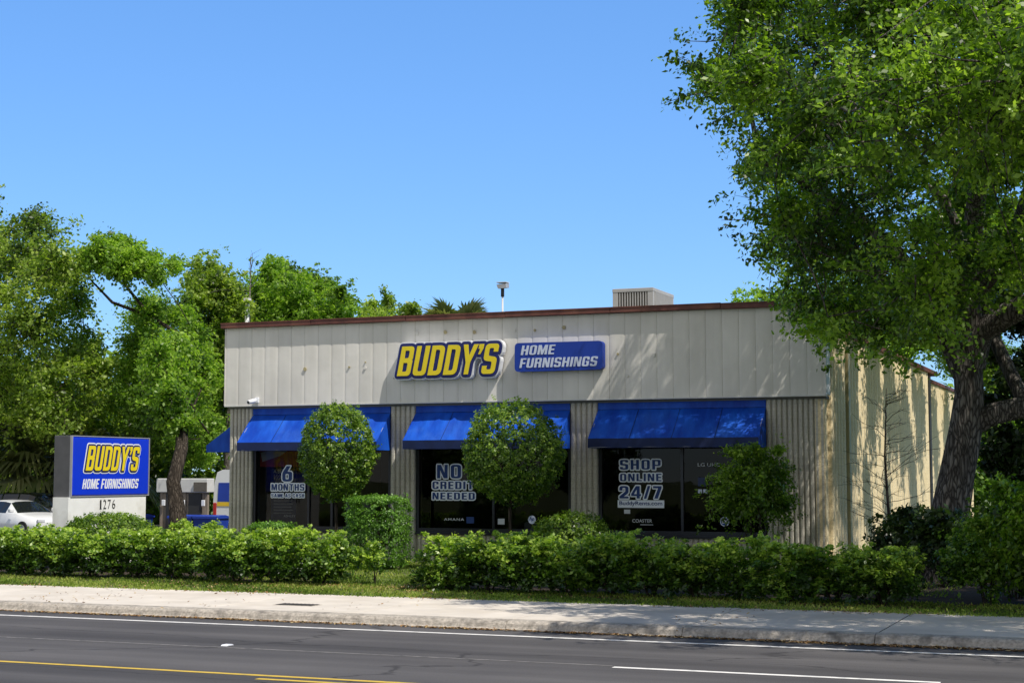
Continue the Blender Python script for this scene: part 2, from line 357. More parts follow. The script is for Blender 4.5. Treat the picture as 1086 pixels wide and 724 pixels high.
# ------------------------------------------------------------------ foliage
def foliage_mesh(name, seed, blobs, clumps, per, csize, L, W, up=.4, shell=.55, tint=(.5,.25), htint=0.0, flat=1.0, bump=.25, out=.0):
    """leaf-sized rhombi gathered in clumps through the outer part of each blob (x,y,z,rx,ry,rz)"""
    g=np.random.default_rng(seed)
    B=np.array([(b[0],b[1],b[2],b[3],b[3],b[3]*flat) if len(b)==4 else b for b in blobs],float)
    vol=(B[:,3]*B[:,4]*B[:,5])**(2/3); w=vol/vol.sum()
    bi=g.choice(len(B),size=clumps,p=w); b=B[bi]
    d=g.normal(size=(clumps,3)); d/=np.linalg.norm(d,axis=1)[:,None]
    rad=shell+(1-shell)*g.random(clumps)**.6
    rad*=1+bump*g.normal(size=clumps)*.5
    rad+=(g.random(clumps)>.86)*g.random(clumps)*out
    C=b[:,:3]+d*b[:,3:6]*rad[:,None]
    n=clumps*per; ci=np.repeat(np.arange(clumps),per)
    cs=csize*(.6+.8*g.random(clumps))
    P=C[ci]+g.normal(size=(n,3))*cs[ci][:,None]*np.array([.55,.55,.45])
    nr=d[ci]*.8+g.normal(size=(n,3))*.5+np.array([0,0,up]); nr/=np.linalg.norm(nr,axis=1)[:,None]
    t=g.normal(size=(n,3)); t-=nr*(t*nr).sum(1)[:,None]; t/=np.linalg.norm(t,axis=1)[:,None]
    s=np.cross(nr,t)
    k=(.65+.7*g.random(n))[:,None]
    V=np.empty((n,4,3)); V[:,0]=P-t*L*.5*k; V[:,1]=P+s*W*.5*k+t*L*.06*k+nr*L*.06; V[:,2]=P+t*L*.5*k; V[:,3]=P-s*W*.5*k+t*L*.06*k+nr*L*.06
    ti=tint[0]+tint[1]*(g.normal(size=clumps)*.7)[ci]+tint[1]*.7*g.normal(size=n)
    if htint:
        z0,z1=P[:,2].min(),P[:,2].max(); ti=ti+htint*((P[:,2]-z0)/(z1-z0)-.6)*1.6
    return quad_mesh(name,V.reshape(-1,3),n,np.clip(ti,0,1)),C

def spray_mesh(name, seed, blobs, twigs, L, W, tint=(.45,.22), up=.45, nodes=7, per=11, sig=.11, htint=.12, droop=.16, tl=1.0):
    """foliage carried on many drooping twigs that leave each blob centre: ragged edge, gaps between sprays"""
    g=np.random.default_rng(seed); B=np.array([tuple(b)[:4] for b in blobs],float)
    w=B[:,3]**1.7; w/=w.sum(); bi=g.choice(len(B),size=twigs,p=w); b=B[bi]; r=b[:,3]
    d=g.normal(size=(twigs,3)); d[:,2]=d[:,2]*.85+.12; d/=np.linalg.norm(d,axis=1)[:,None]
    o=b[:,:3]+g.normal(size=(twigs,3))*r[:,None]*.22
    ln=r*(.5+.55*g.random(twigs))*tl; ln=np.where(g.random(twigs)>.9,ln*1.22,ln)
    sd=g.normal(size=(twigs,3))*.22
    t=np.linspace(.28,1,nodes)[None,:,None]
    def pos(t): return o[:,None,:]+d[:,None,:]*ln[:,None,None]*t+sd[:,None,:]*ln[:,None,None]*t*t-np.array([0,0,1.])*(droop*ln)[:,None,None]*t*t
    C=pos(t)+g.normal(size=(twigs,nodes,3))*(.10*ln[:,None,None]*(.4+t))
    C=C.reshape(-1,3); nc=len(C); keep=g.random(nc)>.12; dn=np.repeat(d,nodes,axis=0)[keep]; ti_t=np.repeat(g.normal(size=twigs)*.5+g.normal(size=len(B))[bi]*.55,nodes)[keep]; C=C[keep]; nc=len(C)
    n=nc*per; ci=np.repeat(np.arange(nc),per); sg=sig*(.6+.8*g.random(nc))
    P=C[ci]+g.normal(size=(n,3))*sg[ci][:,None]*np.array([1,1,.7])
    nr=dn[ci]*.45+g.normal(size=(n,3))*.5+np.array([0,0,up]); nr/=np.linalg.norm(nr,axis=1)[:,None]
    tt=g.normal(size=(n,3))+dn[ci]*.5; tt-=nr*(tt*nr).sum(1)[:,None]; tt/=np.linalg.norm(tt,axis=1)[:,None]; s=np.cross(nr,tt)
    k=(.6+.8*g.random(n))[:,None]
    V=np.empty((n,4,3)); V[:,0]=P-tt*L*.5*k; V[:,1]=P+s*W*.5*k+tt*L*.06*k+nr*L*.07; V[:,2]=P+tt*L*.5*k; V[:,3]=P-s*W*.5*k+tt*L*.06*k+nr*L*.07
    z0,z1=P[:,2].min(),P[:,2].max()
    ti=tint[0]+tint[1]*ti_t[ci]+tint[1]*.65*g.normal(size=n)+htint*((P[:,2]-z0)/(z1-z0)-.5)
    tw=pos(np.array([0,.35,.7,1.0])[None,:,None])
    return quad_mesh(name,V.reshape(-1,3),n,np.clip(ti,0,1)),tw

def quad_mesh(name,V,n,ti):
    me=bpy.data.meshes.new(name); me.vertices.add(n*4); me.vertices.foreach_set('co',V.ravel().astype(np.float32))
    me.loops.add(n*4); me.loops.foreach_set('vertex_index',np.arange(n*4,dtype=np.int32))
    me.polygons.add(n); me.polygons.foreach_set('loop_start',np.arange(0,n*4,4,dtype=np.int32))
    try: me.polygons.foreach_set('loop_total',np.full(n,4,dtype=np.int32))
    except Exception: pass
    a=me.attributes.new('tint','FLOAT','FACE'); a.data.foreach_set('value',ti.astype(np.float32))
    me.update(calc_edges=True); return me

def limb(mb,a,b,r0,r1,rng,bend=.15,n=5,sides=7,rough=.1):
    a=Vector(a);b=Vector(b);L=(b-a).length;pts=[];rr=[]
    o=Vector((rng.uniform(-1,1),rng.uniform(-1,1),rng.uniform(-.2,.9)))*bend*L
    for i in range(n+1):
        t=i/n; pts.append(a.lerp(b,t)+o*math.sin(math.pi*t)+Vector((rng.uniform(-1,1),rng.uniform(-1,1),rng.uniform(-1,1)))*L*.02*(0<i<n)); rr.append(r0+(r1-r0)*t)
    mb.tube(pts,rr,sides,rough=rough,rng=rng,cap=False); return pts

def tree(name,label,cat,base,trunk_pts,trunk_r,blobs,leafm,barkm,seed,clumps,per,csize,L,W,group=None,twigs=0,mains=None,tint=(.45,.22),htint=.12,up=.4,limb_r=.09,sides=10,shell=.5,sig=.11,per_=11,droop=.16,tl=1.0):
    rng=random.Random(seed)
    root=empty(name,base,label,cat,group)
    mb=MB()
    mb.tube(trunk_pts,trunk_r,sides,rough=.09,rng=rng,cap=False)
    nodes=[(Vector(p),r) for p,r in zip(trunk_pts[len(trunk_pts)//2:],trunk_r[len(trunk_pts)//2:])]
    for pts,rs in (mains or []):
        mb.tube(pts,rs,sides,rough=.09,rng=rng,cap=False)
        nodes+=[(Vector(p),r) for p,r in zip(pts[1:],rs[1:])]
    for b in sorted(blobs,key=lambda q:(Vector(q[:3])-nodes[0][0]).length):
        c=Vector(b[:3]); p,r=min(nodes,key=lambda q:(q[0]-c).length+(1.5 if q[0].z>c.z+.5 else 0))
        r0=min(r*.75,limb_r); r1=max(.018,r0*.4)
        pts=limb(mb,p,c,r0,r1,rng,.12,5,6)
        nodes+=[(pts[3],(r0+r1)/2),(pts[5],r1)]
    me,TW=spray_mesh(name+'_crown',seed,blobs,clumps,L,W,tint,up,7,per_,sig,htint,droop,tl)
    for k in range(twigs):
        mb.tube([Vector(q) for q in TW[k%len(TW)]],[.02,.014,.009,.004],3,cap=False)
    mb.build('trunk',barkm,root,True)
    link('crown',me,leafm,root,True)
    return root
BLOBS_OAK = [(-6.0,32.0,11.6,1.8),(-1.3,27.5,8.8,1.8),(-3.3,33.6,7.1,1.0),(1.9,37.6,12.6,1.5),(-1.3,27.0,12.8,1.8),(2.0,40.3,9.8,1.4),(-3.4,31.0,9.8,1.8),(-2.1,40.1,12.5,1.8),(1.1,30.8,10.1,1.8),(-6.9,27.0,9.6,0.7),(-7.3,35.7,15.1,1.6),(-2.8,35.4,10.4,1.8),(-5.4,37.6,10.0,1.8),(-5.9,30.1,7.2,1.3),(-1.1,31.7,7.2,1.5),(-5.7,32.8,14.9,1.8),(-1.2,32.1,12.8,1.8),(1.7,30.4,7.0,0.5),(1.2,34.9,7.2,1.3),(-2.8,30.0,15.2,1.8),(1.4,29.3,14.1,0.5),(1.6,28.3,8.4,1.1),(-3.6,27.1,5.8,1.1),(-6.6,29.4,13.1,0.7),(0.9,40.7,6.8,0.5),(-2.5,36.2,14.4,1.8),(0.8,33.4,17.3,1.1),(-5.8,33.5,8.0,1.8),(-7.8,35.6,9.6,0.9),(-6.0,26.8,8.0,0.5),(-3.9,38.6,6.9,0.6),(0.8,27.2,5.6,0.5),(-8.3,33.1,12.2,0.6),(1.3,30.6,15.4,0.6),(2.5,35.9,11.1,0.8),(-6.1,32.7,5.7,0.6),(-6.7,40.1,7.7,1.8),(-6.1,31.5,6.0,0.6),(-0.8,34.7,6.5,0.6),(1.5,34.3,12.9,1.4),(0.7,30.7,6.2,0.8),(2.5,33.4,9.5,0.6),(-6.0,27.9,7.0,0.7),(0.3,39.7,15.6,1.8),(-6.0,36.4,6.4,1.0),(-4.2,35.9,6.6,0.9),(1.7,27.7,11.4,0.5),(-2.5,35.3,6.9,0.7),(1.7,32.6,7.2,0.6),(2.3,38.7,8.1,0.5),(-8.4,35.9,12.6,1.3),(1.5,37.1,6.9,0.9),(1.5,30.8,14.1,0.6),(1.6,35.9,15.6,0.9),(1.1,26.5,11.7,0.9),(-3.6,29.1,5.9,0.9),(-6.0,28.2,8.8,1.0),(1.5,33.1,6.1,0.5),(2.5,33.9,10.8,0.5),(1.6,29.2,6.6,0.5),(-7.9,40.6,11.7,1.8),(-5.7,26.6,12.8,0.7),(-5.9,30.5,16.3,0.9),(0.4,36.7,9.6,1.8),(2.5,36.8,8.9,0.5),(-4.0,31.4,6.2,1.1),(-6.5,28.7,11.6,1.0),(2.6,38.1,10.2,0.7),(1.4,27.4,6.6,0.6),(-1.3,36.0,6.6,0.5),(2.3,35.4,8.6,0.5),(-6.7,34.8,6.0,0.5),(-0.9,31.1,17.1,1.1),(3.0,40.9,11.6,0.9),(-7.3,32.3,9.1,0.5),(1.3,38.9,6.7,0.6),(-9.9,37.8,12.5,0.7),(1.1,29.2,5.7,0.5),(-6.7,31.1,8.9,0.8),(2.1,32.6,12.2,0.5),(-4.8,35.1,17.3,1.8),(-1.5,39.0,7.2,0.9),(0.8,29.8,16.2,0.5),(-7.3,30.3,9.9,0.7),(0.4,32.5,6.2,0.6),(-6.5,27.2,11.0,0.6),(-1.3,41.5,8.8,1.8),(1.3,26.7,13.3,0.5),(-0.7,26.5,6.2,1.0),(1.7,27.2,10.5,0.5),(-5.7,38.4,14.8,1.8),(-8.6,38.3,10.1,0.8),(2.1,28.7,9.8,0.5),(0.1,38.0,7.0,0.8),(-5.7,37.9,6.0,0.6),(1.1,32.3,15.0,1.2),(1.6,29.2,12.6,0.5),(-4.1,27.5,11.0,1.8),(-1.0,28.2,6.1,0.8),(-0.5,28.5,15.6,1.1),(-7.4,35.8,7.8,1.1),(2.1,32.6,8.2,0.5),(-0.2,29.5,6.2,0.8),(3.0,39.5,12.3,0.5),(-4.8,33.8,5.4,0.5),(-8.3,31.2,10.7,0.5),(-7.5,30.4,11.6,0.5),(-2.3,30.1,6.4,0.7),(-8.1,34.0,13.5,0.7),(1.6,31.2,12.7,0.9),(-8.4,37.6,8.4,0.6),(-5.4,28.5,5.4,0.5)]
BLOBS_LEFT_A = [(-48.6,59.7,7.0,2.0),(-43.2,53.5,4.6,1.0),(-49.3,57.4,13.5,1.9),(-56.4,60.7,13.9,2.0),(-49.0,61.0,14.6,0.6),(-48.9,54.0,11.5,2.0),(-44.4,55.3,11.8,1.9),(-42.4,55.3,9.9,1.0),(-45.2,53.0,7.0,2.0),(-41.1,52.7,5.2,1.5),(-54.2,60.8,9.1,2.0),(-51.0,57.4,4.5,1.1),(-57.0,58.7,15.5,1.0),(-51.1,52.8,4.5,0.7),(-52.3,60.1,15.4,1.1),(-45.3,58.5,7.5,2.0),(-46.0,58.8,11.9,1.9),(-42.5,52.6,8.4,2.0),(-43.6,55.7,5.6,1.8),(-54.1,57.7,6.5,2.0),(-47.6,58.7,14.0,1.0),(-45.5,53.0,12.9,1.5),(-53.4,55.6,9.5,1.2),(-51.4,57.9,15.1,1.4),(-49.7,60.5,12.5,2.0),(-47.5,54.3,5.3,1.9),(-54.5,57.4,10.6,1.9),(-52.9,54.5,5.5,0.6),(-49.8,52.9,8.2,2.0),(-57.5,59.2,9.6,0.8),(-52.3,53.9,7.4,0.7),(-55.2,58.6,4.2,0.7),(-56.9,61.3,16.4,1.2),(-43.8,57.8,9.7,0.6),(-52.0,53.9,14.4,1.1),(-53.4,60.4,12.2,2.0),(-45.7,53.6,4.1,0.7),(-52.0,56.1,15.7,0.6),(-47.5,53.1,14.7,1.0),(-51.7,53.0,13.1,0.7),(-48.3,57.9,4.6,1.1),(-53.9,55.1,14.1,0.6),(-49.9,56.3,15.3,0.9),(-54.1,59.4,16.6,0.7),(-54.5,55.7,15.1,0.6),(-51.5,55.8,11.0,2.0),(-51.3,59.7,4.4,0.9),(-42.5,56.1,8.2,1.0),(-44.9,58.7,4.5,0.7),(-51.9,58.6,9.1,2.0),(-43.1,58.0,4.7,1.0),(-56.5,59.1,7.0,1.4),(-53.3,54.6,11.1,0.6),(-41.0,52.6,11.0,1.6),(-58.0,59.5,12.2,0.7),(-45.5,60.7,5.9,1.6),(-53.1,60.5,5.0,1.5),(-57.9,61.3,10.6,2.0),(-49.9,53.2,4.3,0.9),(-56.6,58.3,11.1,0.9),(-39.6,53.1,6.7,0.9),(-48.0,56.5,7.5,2.0),(-51.3,53.3,11.5,1.3),(-40.6,54.5,7.2,0.8),(-47.7,55.0,14.3,0.9),(-49.6,55.1,4.4,0.9),(-60.1,61.4,15.0,0.7),(-43.9,59.5,5.7,1.0),(-46.0,53.8,9.8,2.0),(-52.9,54.5,6.7,0.8)]
BLOBS_LEFT_B = [(-38.4,53.3,10.7,0.5),(-36.2,53.7,10.8,0.3),(-37.3,53.1,10.9,0.6),(-37.1,55.0,11.1,0.4),(-38.5,54.6,11.2,0.7),(-39.2,52.9,11.5,0.8),(-39.1,53.7,11.9,0.6),(-40.2,54.9,11.8,0.8),(-37.6,52.9,11.4,0.3),(-39.6,54.9,12.2,0.3),(-39.4,54.9,11.7,0.6),(-36.7,52.9,11.0,0.4),(-41.6,55.2,11.5,0.3),(-38.5,52.7,10.8,0.5),(-40.4,53.9,11.5,0.5),(-37.9,54.2,10.8,0.4),(-37.0,53.6,10.6,0.4),(-39.9,53.7,11.2,0.4),(-37.5,55.5,11.0,0.3),(-37.6,52.7,10.5,0.3),(-37.9,54.4,11.4,0.3),(-41.2,54.8,11.5,0.3),(-36.4,52.7,10.5,0.4),(-40.8,55.1,11.5,0.4)]
BLOBS_LEFT_B2 = [(-40.1,57.9,9.4,1.1),(-37.3,54.7,4.0,0.5),(-41.9,59.7,5.7,1.1),(-40.0,59.9,7.6,1.6),(-38.1,54.7,9.1,0.9),(-37.5,56.2,5.4,1.6),(-39.8,56.6,5.2,0.9),(-40.4,58.2,4.3,0.7),(-35.7,55.7,4.7,0.5),(-38.6,59.3,6.1,1.0),(-37.8,59.2,4.1,0.6),(-39.1,56.2,7.2,1.3),(-40.3,57.5,6.7,1.1),(-36.5,56.4,7.3,0.5),(-37.0,55.5,9.1,0.5),(-38.6,57.3,9.3,0.8),(-37.3,57.9,6.7,0.5),(-35.9,55.1,6.6,0.9),(-37.9,57.3,7.7,1.1),(-35.4,55.3,4.0,0.5),(-36.8,56.7,3.3,0.5),(-39.1,59.7,3.7,0.8),(-38.8,54.4,6.8,0.5),(-41.1,58.3,8.2,0.9),(-38.2,54.1,7.5,0.7),(-39.4,56.4,9.7,0.6),(-39.0,57.9,4.6,1.3),(-35.7,54.2,8.3,0.6),(-41.7,59.7,9.2,1.1),(-42.1,59.7,7.8,0.9),(-36.9,57.8,4.1,0.5),(-37.9,54.1,5.6,1.0),(-37.6,56.9,3.6,0.6),(-39.1,55.8,4.5,0.8),(-38.4,60.0,4.8,0.5),(-37.6,57.8,3.3,0.5)]
BLOBS_LEFT_C = [(-40.9,64.0,8.9,1.3),(-43.8,67.2,9.7,0.7),(-40.1,62.1,11.8,0.9),(-40.5,64.7,4.9,0.5),(-43.1,67.6,11.8,1.3),(-42.3,67.0,6.6,1.1),(-39.0,61.2,10.9,1.1),(-38.5,60.6,8.1,1.3),(-39.4,60.1,10.4,0.7),(-41.0,63.4,10.6,1.2),(-42.1,65.3,11.8,1.4),(-37.3,60.1,9.8,0.7),(-38.1,61.4,9.6,0.8),(-42.1,67.7,10.2,1.0),(-39.7,63.8,6.5,1.0),(-39.8,61.8,9.6,1.2),(-40.8,65.6,8.6,0.9),(-37.3,60.1,6.9,0.9),(-42.2,64.4,10.4,0.7),(-40.0,65.0,8.4,0.5),(-38.8,62.9,7.5,0.6),(-39.5,63.4,10.5,0.7),(-38.3,62.0,6.1,0.7),(-41.1,66.6,7.8,0.7),(-41.0,65.2,5.3,0.6),(-40.5,65.8,5.7,0.6),(-42.7,66.3,9.4,1.1),(-43.4,67.7,7.6,0.8),(-40.3,62.4,7.8,0.7),(-41.0,64.0,7.3,0.8),(-39.0,62.5,10.9,0.5),(-37.7,60.2,10.7,0.5),(-39.7,61.3,8.4,0.7),(-38.7,60.8,6.1,0.6)]
BLOBS_LEFT_D = [(-36.1,63.1,10.0,1.8),(-38.1,65.6,7.9,1.7),(-42.1,69.4,9.8,0.6),(-36.4,65.1,7.3,0.8),(-37.5,63.6,7.0,1.0),(-38.2,63.0,8.5,0.6),(-38.7,67.1,10.2,1.8),(-42.2,70.0,11.7,0.7),(-38.9,66.7,6.8,0.6),(-40.1,69.9,10.5,1.8),(-35.4,65.5,10.5,1.1),(-38.5,64.6,9.7,1.2),(-33.5,62.4,10.6,0.5),(-38.8,66.5,12.1,0.9),(-37.8,69.0,7.6,0.7),(-35.2,66.2,9.0,0.6),(-39.8,67.8,7.9,1.7),(-37.2,65.5,11.5,0.8),(-41.0,69.8,7.5,1.2),(-34.2,63.7,9.8,0.8),(-36.3,66.3,11.4,0.7),(-33.7,62.8,8.9,0.9),(-34.0,64.2,7.3,0.5),(-40.7,67.4,10.0,0.8),(-40.3,67.5,11.8,1.0),(-38.5,68.7,11.9,0.9),(-38.0,64.4,11.9,0.9),(-34.8,64.9,7.7,0.9),(-35.2,62.6,7.6,1.3),(-36.1,67.3,10.4,0.8),(-35.8,67.3,9.2,0.6),(-33.7,63.4,7.8,0.6),(-35.3,66.2,7.6,0.7),(-36.5,62.8,6.7,0.6),(-39.2,64.8,7.0,0.6),(-37.0,68.9,9.6,1.0)]
BLOBS_LEFT_E = [(-37.4,74.5,10.3,1.2),(-39.2,75.9,8.6,0.6),(-36.9,74.1,11.5,0.5),(-39.2,76.7,11.4,0.7),(-37.9,73.7,9.1,0.8),(-35.7,71.8,8.9,0.8),(-37.1,72.9,8.0,0.5),(-36.7,71.2,10.0,0.6),(-37.8,74.9,8.5,0.9),(-36.2,71.9,8.1,0.7),(-39.7,76.7,8.7,0.5),(-36.8,72.5,10.1,1.2),(-38.2,76.2,10.6,1.2),(-38.7,75.1,9.5,0.7)]
BLOBS_LEFT_F = [(-28.1,58.4,9.0,0.3),(-28.0,58.1,9.1,0.3),(-27.5,57.5,9.3,0.2),(-27.9,58.0,8.9,0.2),(-27.6,57.8,9.1,0.2)]
BLOBS_REAR = [(-15.2,77.3,8.9,1.5),(-16.4,78.5,11.0,1.1),(-12.8,76.5,9.1,1.6),(-12.6,75.2,10.2,1.1),(-13.7,77.6,11.3,0.5),(-14.1,72.2,9.8,1.6),(-12.2,72.9,8.4,1.6),(-17.3,76.1,10.3,1.6),(-11.4,76.2,9.8,1.0),(-14.4,77.6,11.3,0.6),(-14.7,74.3,10.8,0.7),(-16.7,74.7,8.2,0.6),(-17.0,78.7,8.4,0.6),(-13.2,76.2,10.8,0.7),(-14.5,74.1,8.8,1.6),(-10.5,77.6,9.5,0.6),(-17.5,77.6,8.9,1.0),(-15.3,75.5,10.8,0.9),(-16.1,79.2,9.4,1.6),(-11.6,74.8,9.0,1.6),(-12.2,79.3,7.8,0.5),(-18.4,74.5,10.3,1.0),(-10.4,76.3,8.6,0.7),(-12.6,73.9,10.1,1.1),(-17.1,73.8,9.8,1.6),(-10.8,73.8,7.7,0.8),(-13.6,79.8,9.0,1.6),(-15.4,73.1,10.2,1.2),(-10.2,75.1,8.9,0.7),(-19.1,78.7,9.2,1.1)]
# ------------------------------------------------------------------ lettering
def curve_mesh(contours,extrude,offset):
    cu=bpy.data.curves.new('tmp','CURVE'); cu.dimensions='2D'; cu.fill_mode='BOTH'; cu.extrude=extrude; cu.offset=offset
    for c in contours:
        s=cu.splines.new('POLY'); s.points.add(len(c)-1); s.use_cyclic_u=True
        for i,(x,y) in enumerate(c): s.points[i].co=(x,y,0,1)
    return eval_curve(cu)
def eval_curve(cu):
    o=bpy.data.objects.new('tmp',cu); col.objects.link(o)
    dg=bpy.context.evaluated_depsgraph_get(); dg.update()
    me=bpy.data.meshes.new_from_object(o.evaluated_get(dg)); bpy.data.objects.remove(o); bpy.data.curves.remove(cu)
    return me

def fillet(poly):
    out=[];n=len(poly)
    for i,p in enumerate(poly):
        r=p[2] if len(p)>2 else 0
        if r<=0: out.append((p[0],p[1])); continue
        a=poly[i-1];b=poly[(i+1)%n]
        v1=Vector((a[0]-p[0],a[1]-p[1]));v2=Vector((b[0]-p[0],b[1]-p[1]))
        q=min(r,v1.length*.49,v2.length*.49); s=Vector(p[:2])+v1.normalized()*q; e=Vector(p[:2])+v2.normalized()*q; c=Vector(p[:2])
        for k in range(6):
            t=k/5; out.append(tuple(s*(1-t)**2+c*2*t*(1-t)+e*t*t))
    return out
T=.17;HS=.145;R_=.19
def glyphs():
    w=.5;G={}
    O=lambda w:[fillet([(0,0,R_),(w,0,R_),(w,1,R_),(0,1,R_)]),fillet([(T,HS,.05),(T,1-HS,.05),(w-T,1-HS,.05),(w-T,HS,.05)])]
    G['O']=(w,O(w))
    G['D']=(w,[fillet([(0,0),(w,0,.2),(w,1,.2),(0,1)]),fillet([(T,HS),(T,1-HS),(w-T,1-HS,.09),(w-T,HS,.09)])])
    G['B']=(w,[fillet([(0,0),(w,0,.14),(w,.53,.1),(w-.05,.53,.03),(w,.56,.06),(w-.01,1,.14),(0,1)]),fillet([(T,HS),(T,.44),(w-T,.44,.05),(w-T,HS,.05)]),fillet([(T,.6),(T,1-HS),(w-T,1-HS,.05),(w-T,.6,.05)])])
    G['U']=(w,[fillet([(0,0,.16),(w,0,.16),(w,1),(w-T,1),(w-T,HS,.05),(T,HS,.05),(T,1),(0,1)])])
    G['Y']=(w+.06,[[(.28-T/2,0),(.28+T/2,0),(.28+T/2,.4),(.56,1),(.56-T,1),(.28,.62),(T,1),(0,1),(.28-T/2,.4)]])
    G["'"]=(.18,[[(0.02,.66),(.10,.66),(.18,.85),(.18,1),(0,1),(0,.84),(.06,.84)]])
    G['S']=(w,[fillet([(w,.73),(w,1,.16),(0,1,.16),(0,.45,.13),(w-T,.40,.05),(w-T,HS,.05),(T,HS,.05),(T,.27),(0,.27),(0,0,.16),(w,0,.16),(w,.55,.13),(T,.60,.05),(T,1-HS,.05),(w-T,1-HS,.05),(w-T,.73)])])
    G['H']=(w,[[(0,0),(T,0),(T,.42),(w-T,.42),(w-T,0),(w,0),(w,1),(w-T,1),(w-T,.58),(T,.58),(T,1),(0,1)]])
    G['M']=(.68,[[(0,0),(.16,0),(.16,.6),(.27,0),(.41,0),(.52,.6),(.52,0),(.68,0),(.68,1),(.46,1),(.34,.42),(.22,1),(0,1)]])
    G['E']=(.42,[[(0,0),(.42,0),(.42,HS),(T,HS),(T,.42),(.39,.42),(.39,.58),(T,.58),(T,1-HS),(.42,1-HS),(.42,1),(0,1)]])
    G['F']=(.42,[[(0,0),(T,0),(T,.40),(.39,.40),(.39,.56),(T,.56),(T,1-HS),(.42,1-HS),(.42,1),(0,1)]])
    G['R']=(w,[fillet([(0,0),(T,0),(T,.41),(w-T-.02,.41,.04),(w-T,0),(w,0),(w,.44,.06),(w-.05,.5,.02),(w,.55,.05),(w,1,.14),(0,1)]),fillet([(T,.56),(T,1-HS),(w-T,1-HS,.05),(w-T,.56,.05)])])
    G['N']=(w+.02,[[(0,0),(.155,0),(.155,.6),(.33,0),(.52,0),(.52,1),(.365,1),(.365,.42),(.19,1),(0,1)]])
    G['I']=(T,[[(0,0),(T,0),(T,1),(0,1)]])
    G['G']=(w,[fillet([(w,.66),(w,1,.16),(0,1,.16),(0,0,.16),(w,0,.12),(w,.53),(.26,.53),(.26,.40),(w-T,.40),(w-T,HS,.03),(T,HS,.05),(T,1-HS,.05),(w-T,1-HS,.05),(w-T,.66)])])
    return G
GL=glyphs()
def more_glyphs(G):
    w=.5
    G['P']=(w,[fillet([(0,0),(T,0),(T,.36),(w,.36,.15),(w,1,.15),(0,1)]),fillet([(T,.50),(T,1-HS),(w-T,1-HS,.05),(w-T,.50,.05)])])
    G['L']=(.42,[[(0,0),(.42,0),(.42,HS),(T,HS),(T,1),(0,1)]])
    G['T']=(w,[[(w/2-T/2,0),(w/2+T/2,0),(w/2+T/2,1-HS),(w,1-HS),(w,1),(0,1),(0,1-HS),(w/2-T/2,1-HS)]])
    G['C']=(w,[fillet([(w,.64),(w,1,.2),(0,1,.2),(0,0,.2),(w,0,.2),(w,.36),(w-T,.36),(w-T,HS,.07),(T,HS,.07),(T,1-HS,.07),(w-T,1-HS,.07),(w-T,.64)])])
    G['A']=(.58,[[(0,0),(.17,0),(.20,.18),(.38,.18),(.41,0),(.58,0),(.39,1),(.19,1)],[(.235,.33),(.29,.68),(.345,.33)]])
    G['2']=(w,[fillet([(0,0),(w,0),(w,HS),(.24,HS),(w,.45,.1),(w,1,.2),(0,1,.2),(0,.64),(T,.64),(T,1-HS,.06),(w-T,1-HS,.06),(w-T,.56,.06),(0,.16)])])
    G['4']=(.54,[[(.30,0),(.47,0),(.47,.2),(.54,.2),(.54,.35),(.47,.35),(.47,1),(.26,1),(0,.36),(0,.2),(.30,.2)],[(.15,.35),(.30,.72),(.30,.35)]])
    G['7']=(.46,[[(.06,0),(.25,0),(.46,.84),(.46,1),(0,1),(0,.83),(.27,.83)]])
    G['/']=(.36,[[(0,-.02),(.14,-.02),(.36,1.02),(.22,1.02)]])
    G['6']=(w,[fillet([(0,0,.2),(w,0,.2),(w,.64,.2),(.26,.64,.06),(.42,1),(.22,1),(0,.55,.1)]),fillet([(T,HS,.06),(T,.5,.06),(w-T,.5,.06),(w-T,HS,.06)])])
    for k in 'OU': pass
    return G
more_glyphs(GL)

def place(me,origin,right,up,normal,zo=0.0):
    r=Vector(right);u=Vector(up);n=Vector(normal);o=Vector(origin)+n*zo
    m=Matrix(((r.x,u.x,n.x,o.x),(r.y,u.y,n.y,o.y),(r.z,u.z,n.z,o.z),(0,0,0,1)))
    me.transform(m); return me

def join_meshes(ms):
    v=[];f=[]
    for m in ms:
        n=len(v); v+=[tuple(q.co) for q in m.vertices]; f+=[tuple(i+n for i in p.vertices) for p in m.polygons]; bpy.data.meshes.remove(m)
    me=bpy.data.meshes.new('lettering'); me.from_pydata(v,[],f); me.update(); return me

def swell(contours,off,depth,step=.00005):
    """a glyph grown by off all round: its own face plus a band and a disc along every contour, each a hair deeper or shallower"""
    base=curve_mesh(contours,0,0); V=[tuple(v.co) for v in base.vertices]; Fc=[tuple(p.vertices) for p in base.polygons]; bpy.data.meshes.remove(base)
    k=0
    def piece(pts):
        nonlocal k
        k+=1; z=k*step; n=len(V); m=len(pts)
        a=sum(pts[i][0]*pts[(i+1)%m][1]-pts[(i+1)%m][0]*pts[i][1] for i in range(m))
        if a<0: pts=pts[::-1]
        V.extend((x,y,z) for x,y in pts); Fc.append(tuple(range(n,n+m)))
        if depth>0:
            V.extend((x,y,z-depth) for x,y in pts)
            for i in range(m): j=(i+1)%m; Fc.append((n+i,n+m+i,n+m+j,n+j))
    for c in contours:
        m=len(c)
        for i in range(m):
            x,y=c[i]; u,v=c[(i+1)%m]; L_=math.hypot(u-x,v-y)
            if L_>1e-5:
                nx,ny=-(v-y)/L_*off,(u-x)/L_*off; piece([(x+nx,y+ny),(x-nx,y-ny),(u-nx,v-ny),(u+nx,v+ny)])
            piece([(x+math.cos(t*math.pi/5)*off,y+math.sin(t*math.pi/5)*off) for t in range(10)])
    me=bpy.data.meshes.new('g'); me.from_pydata(V,[],Fc); me.update(); return me

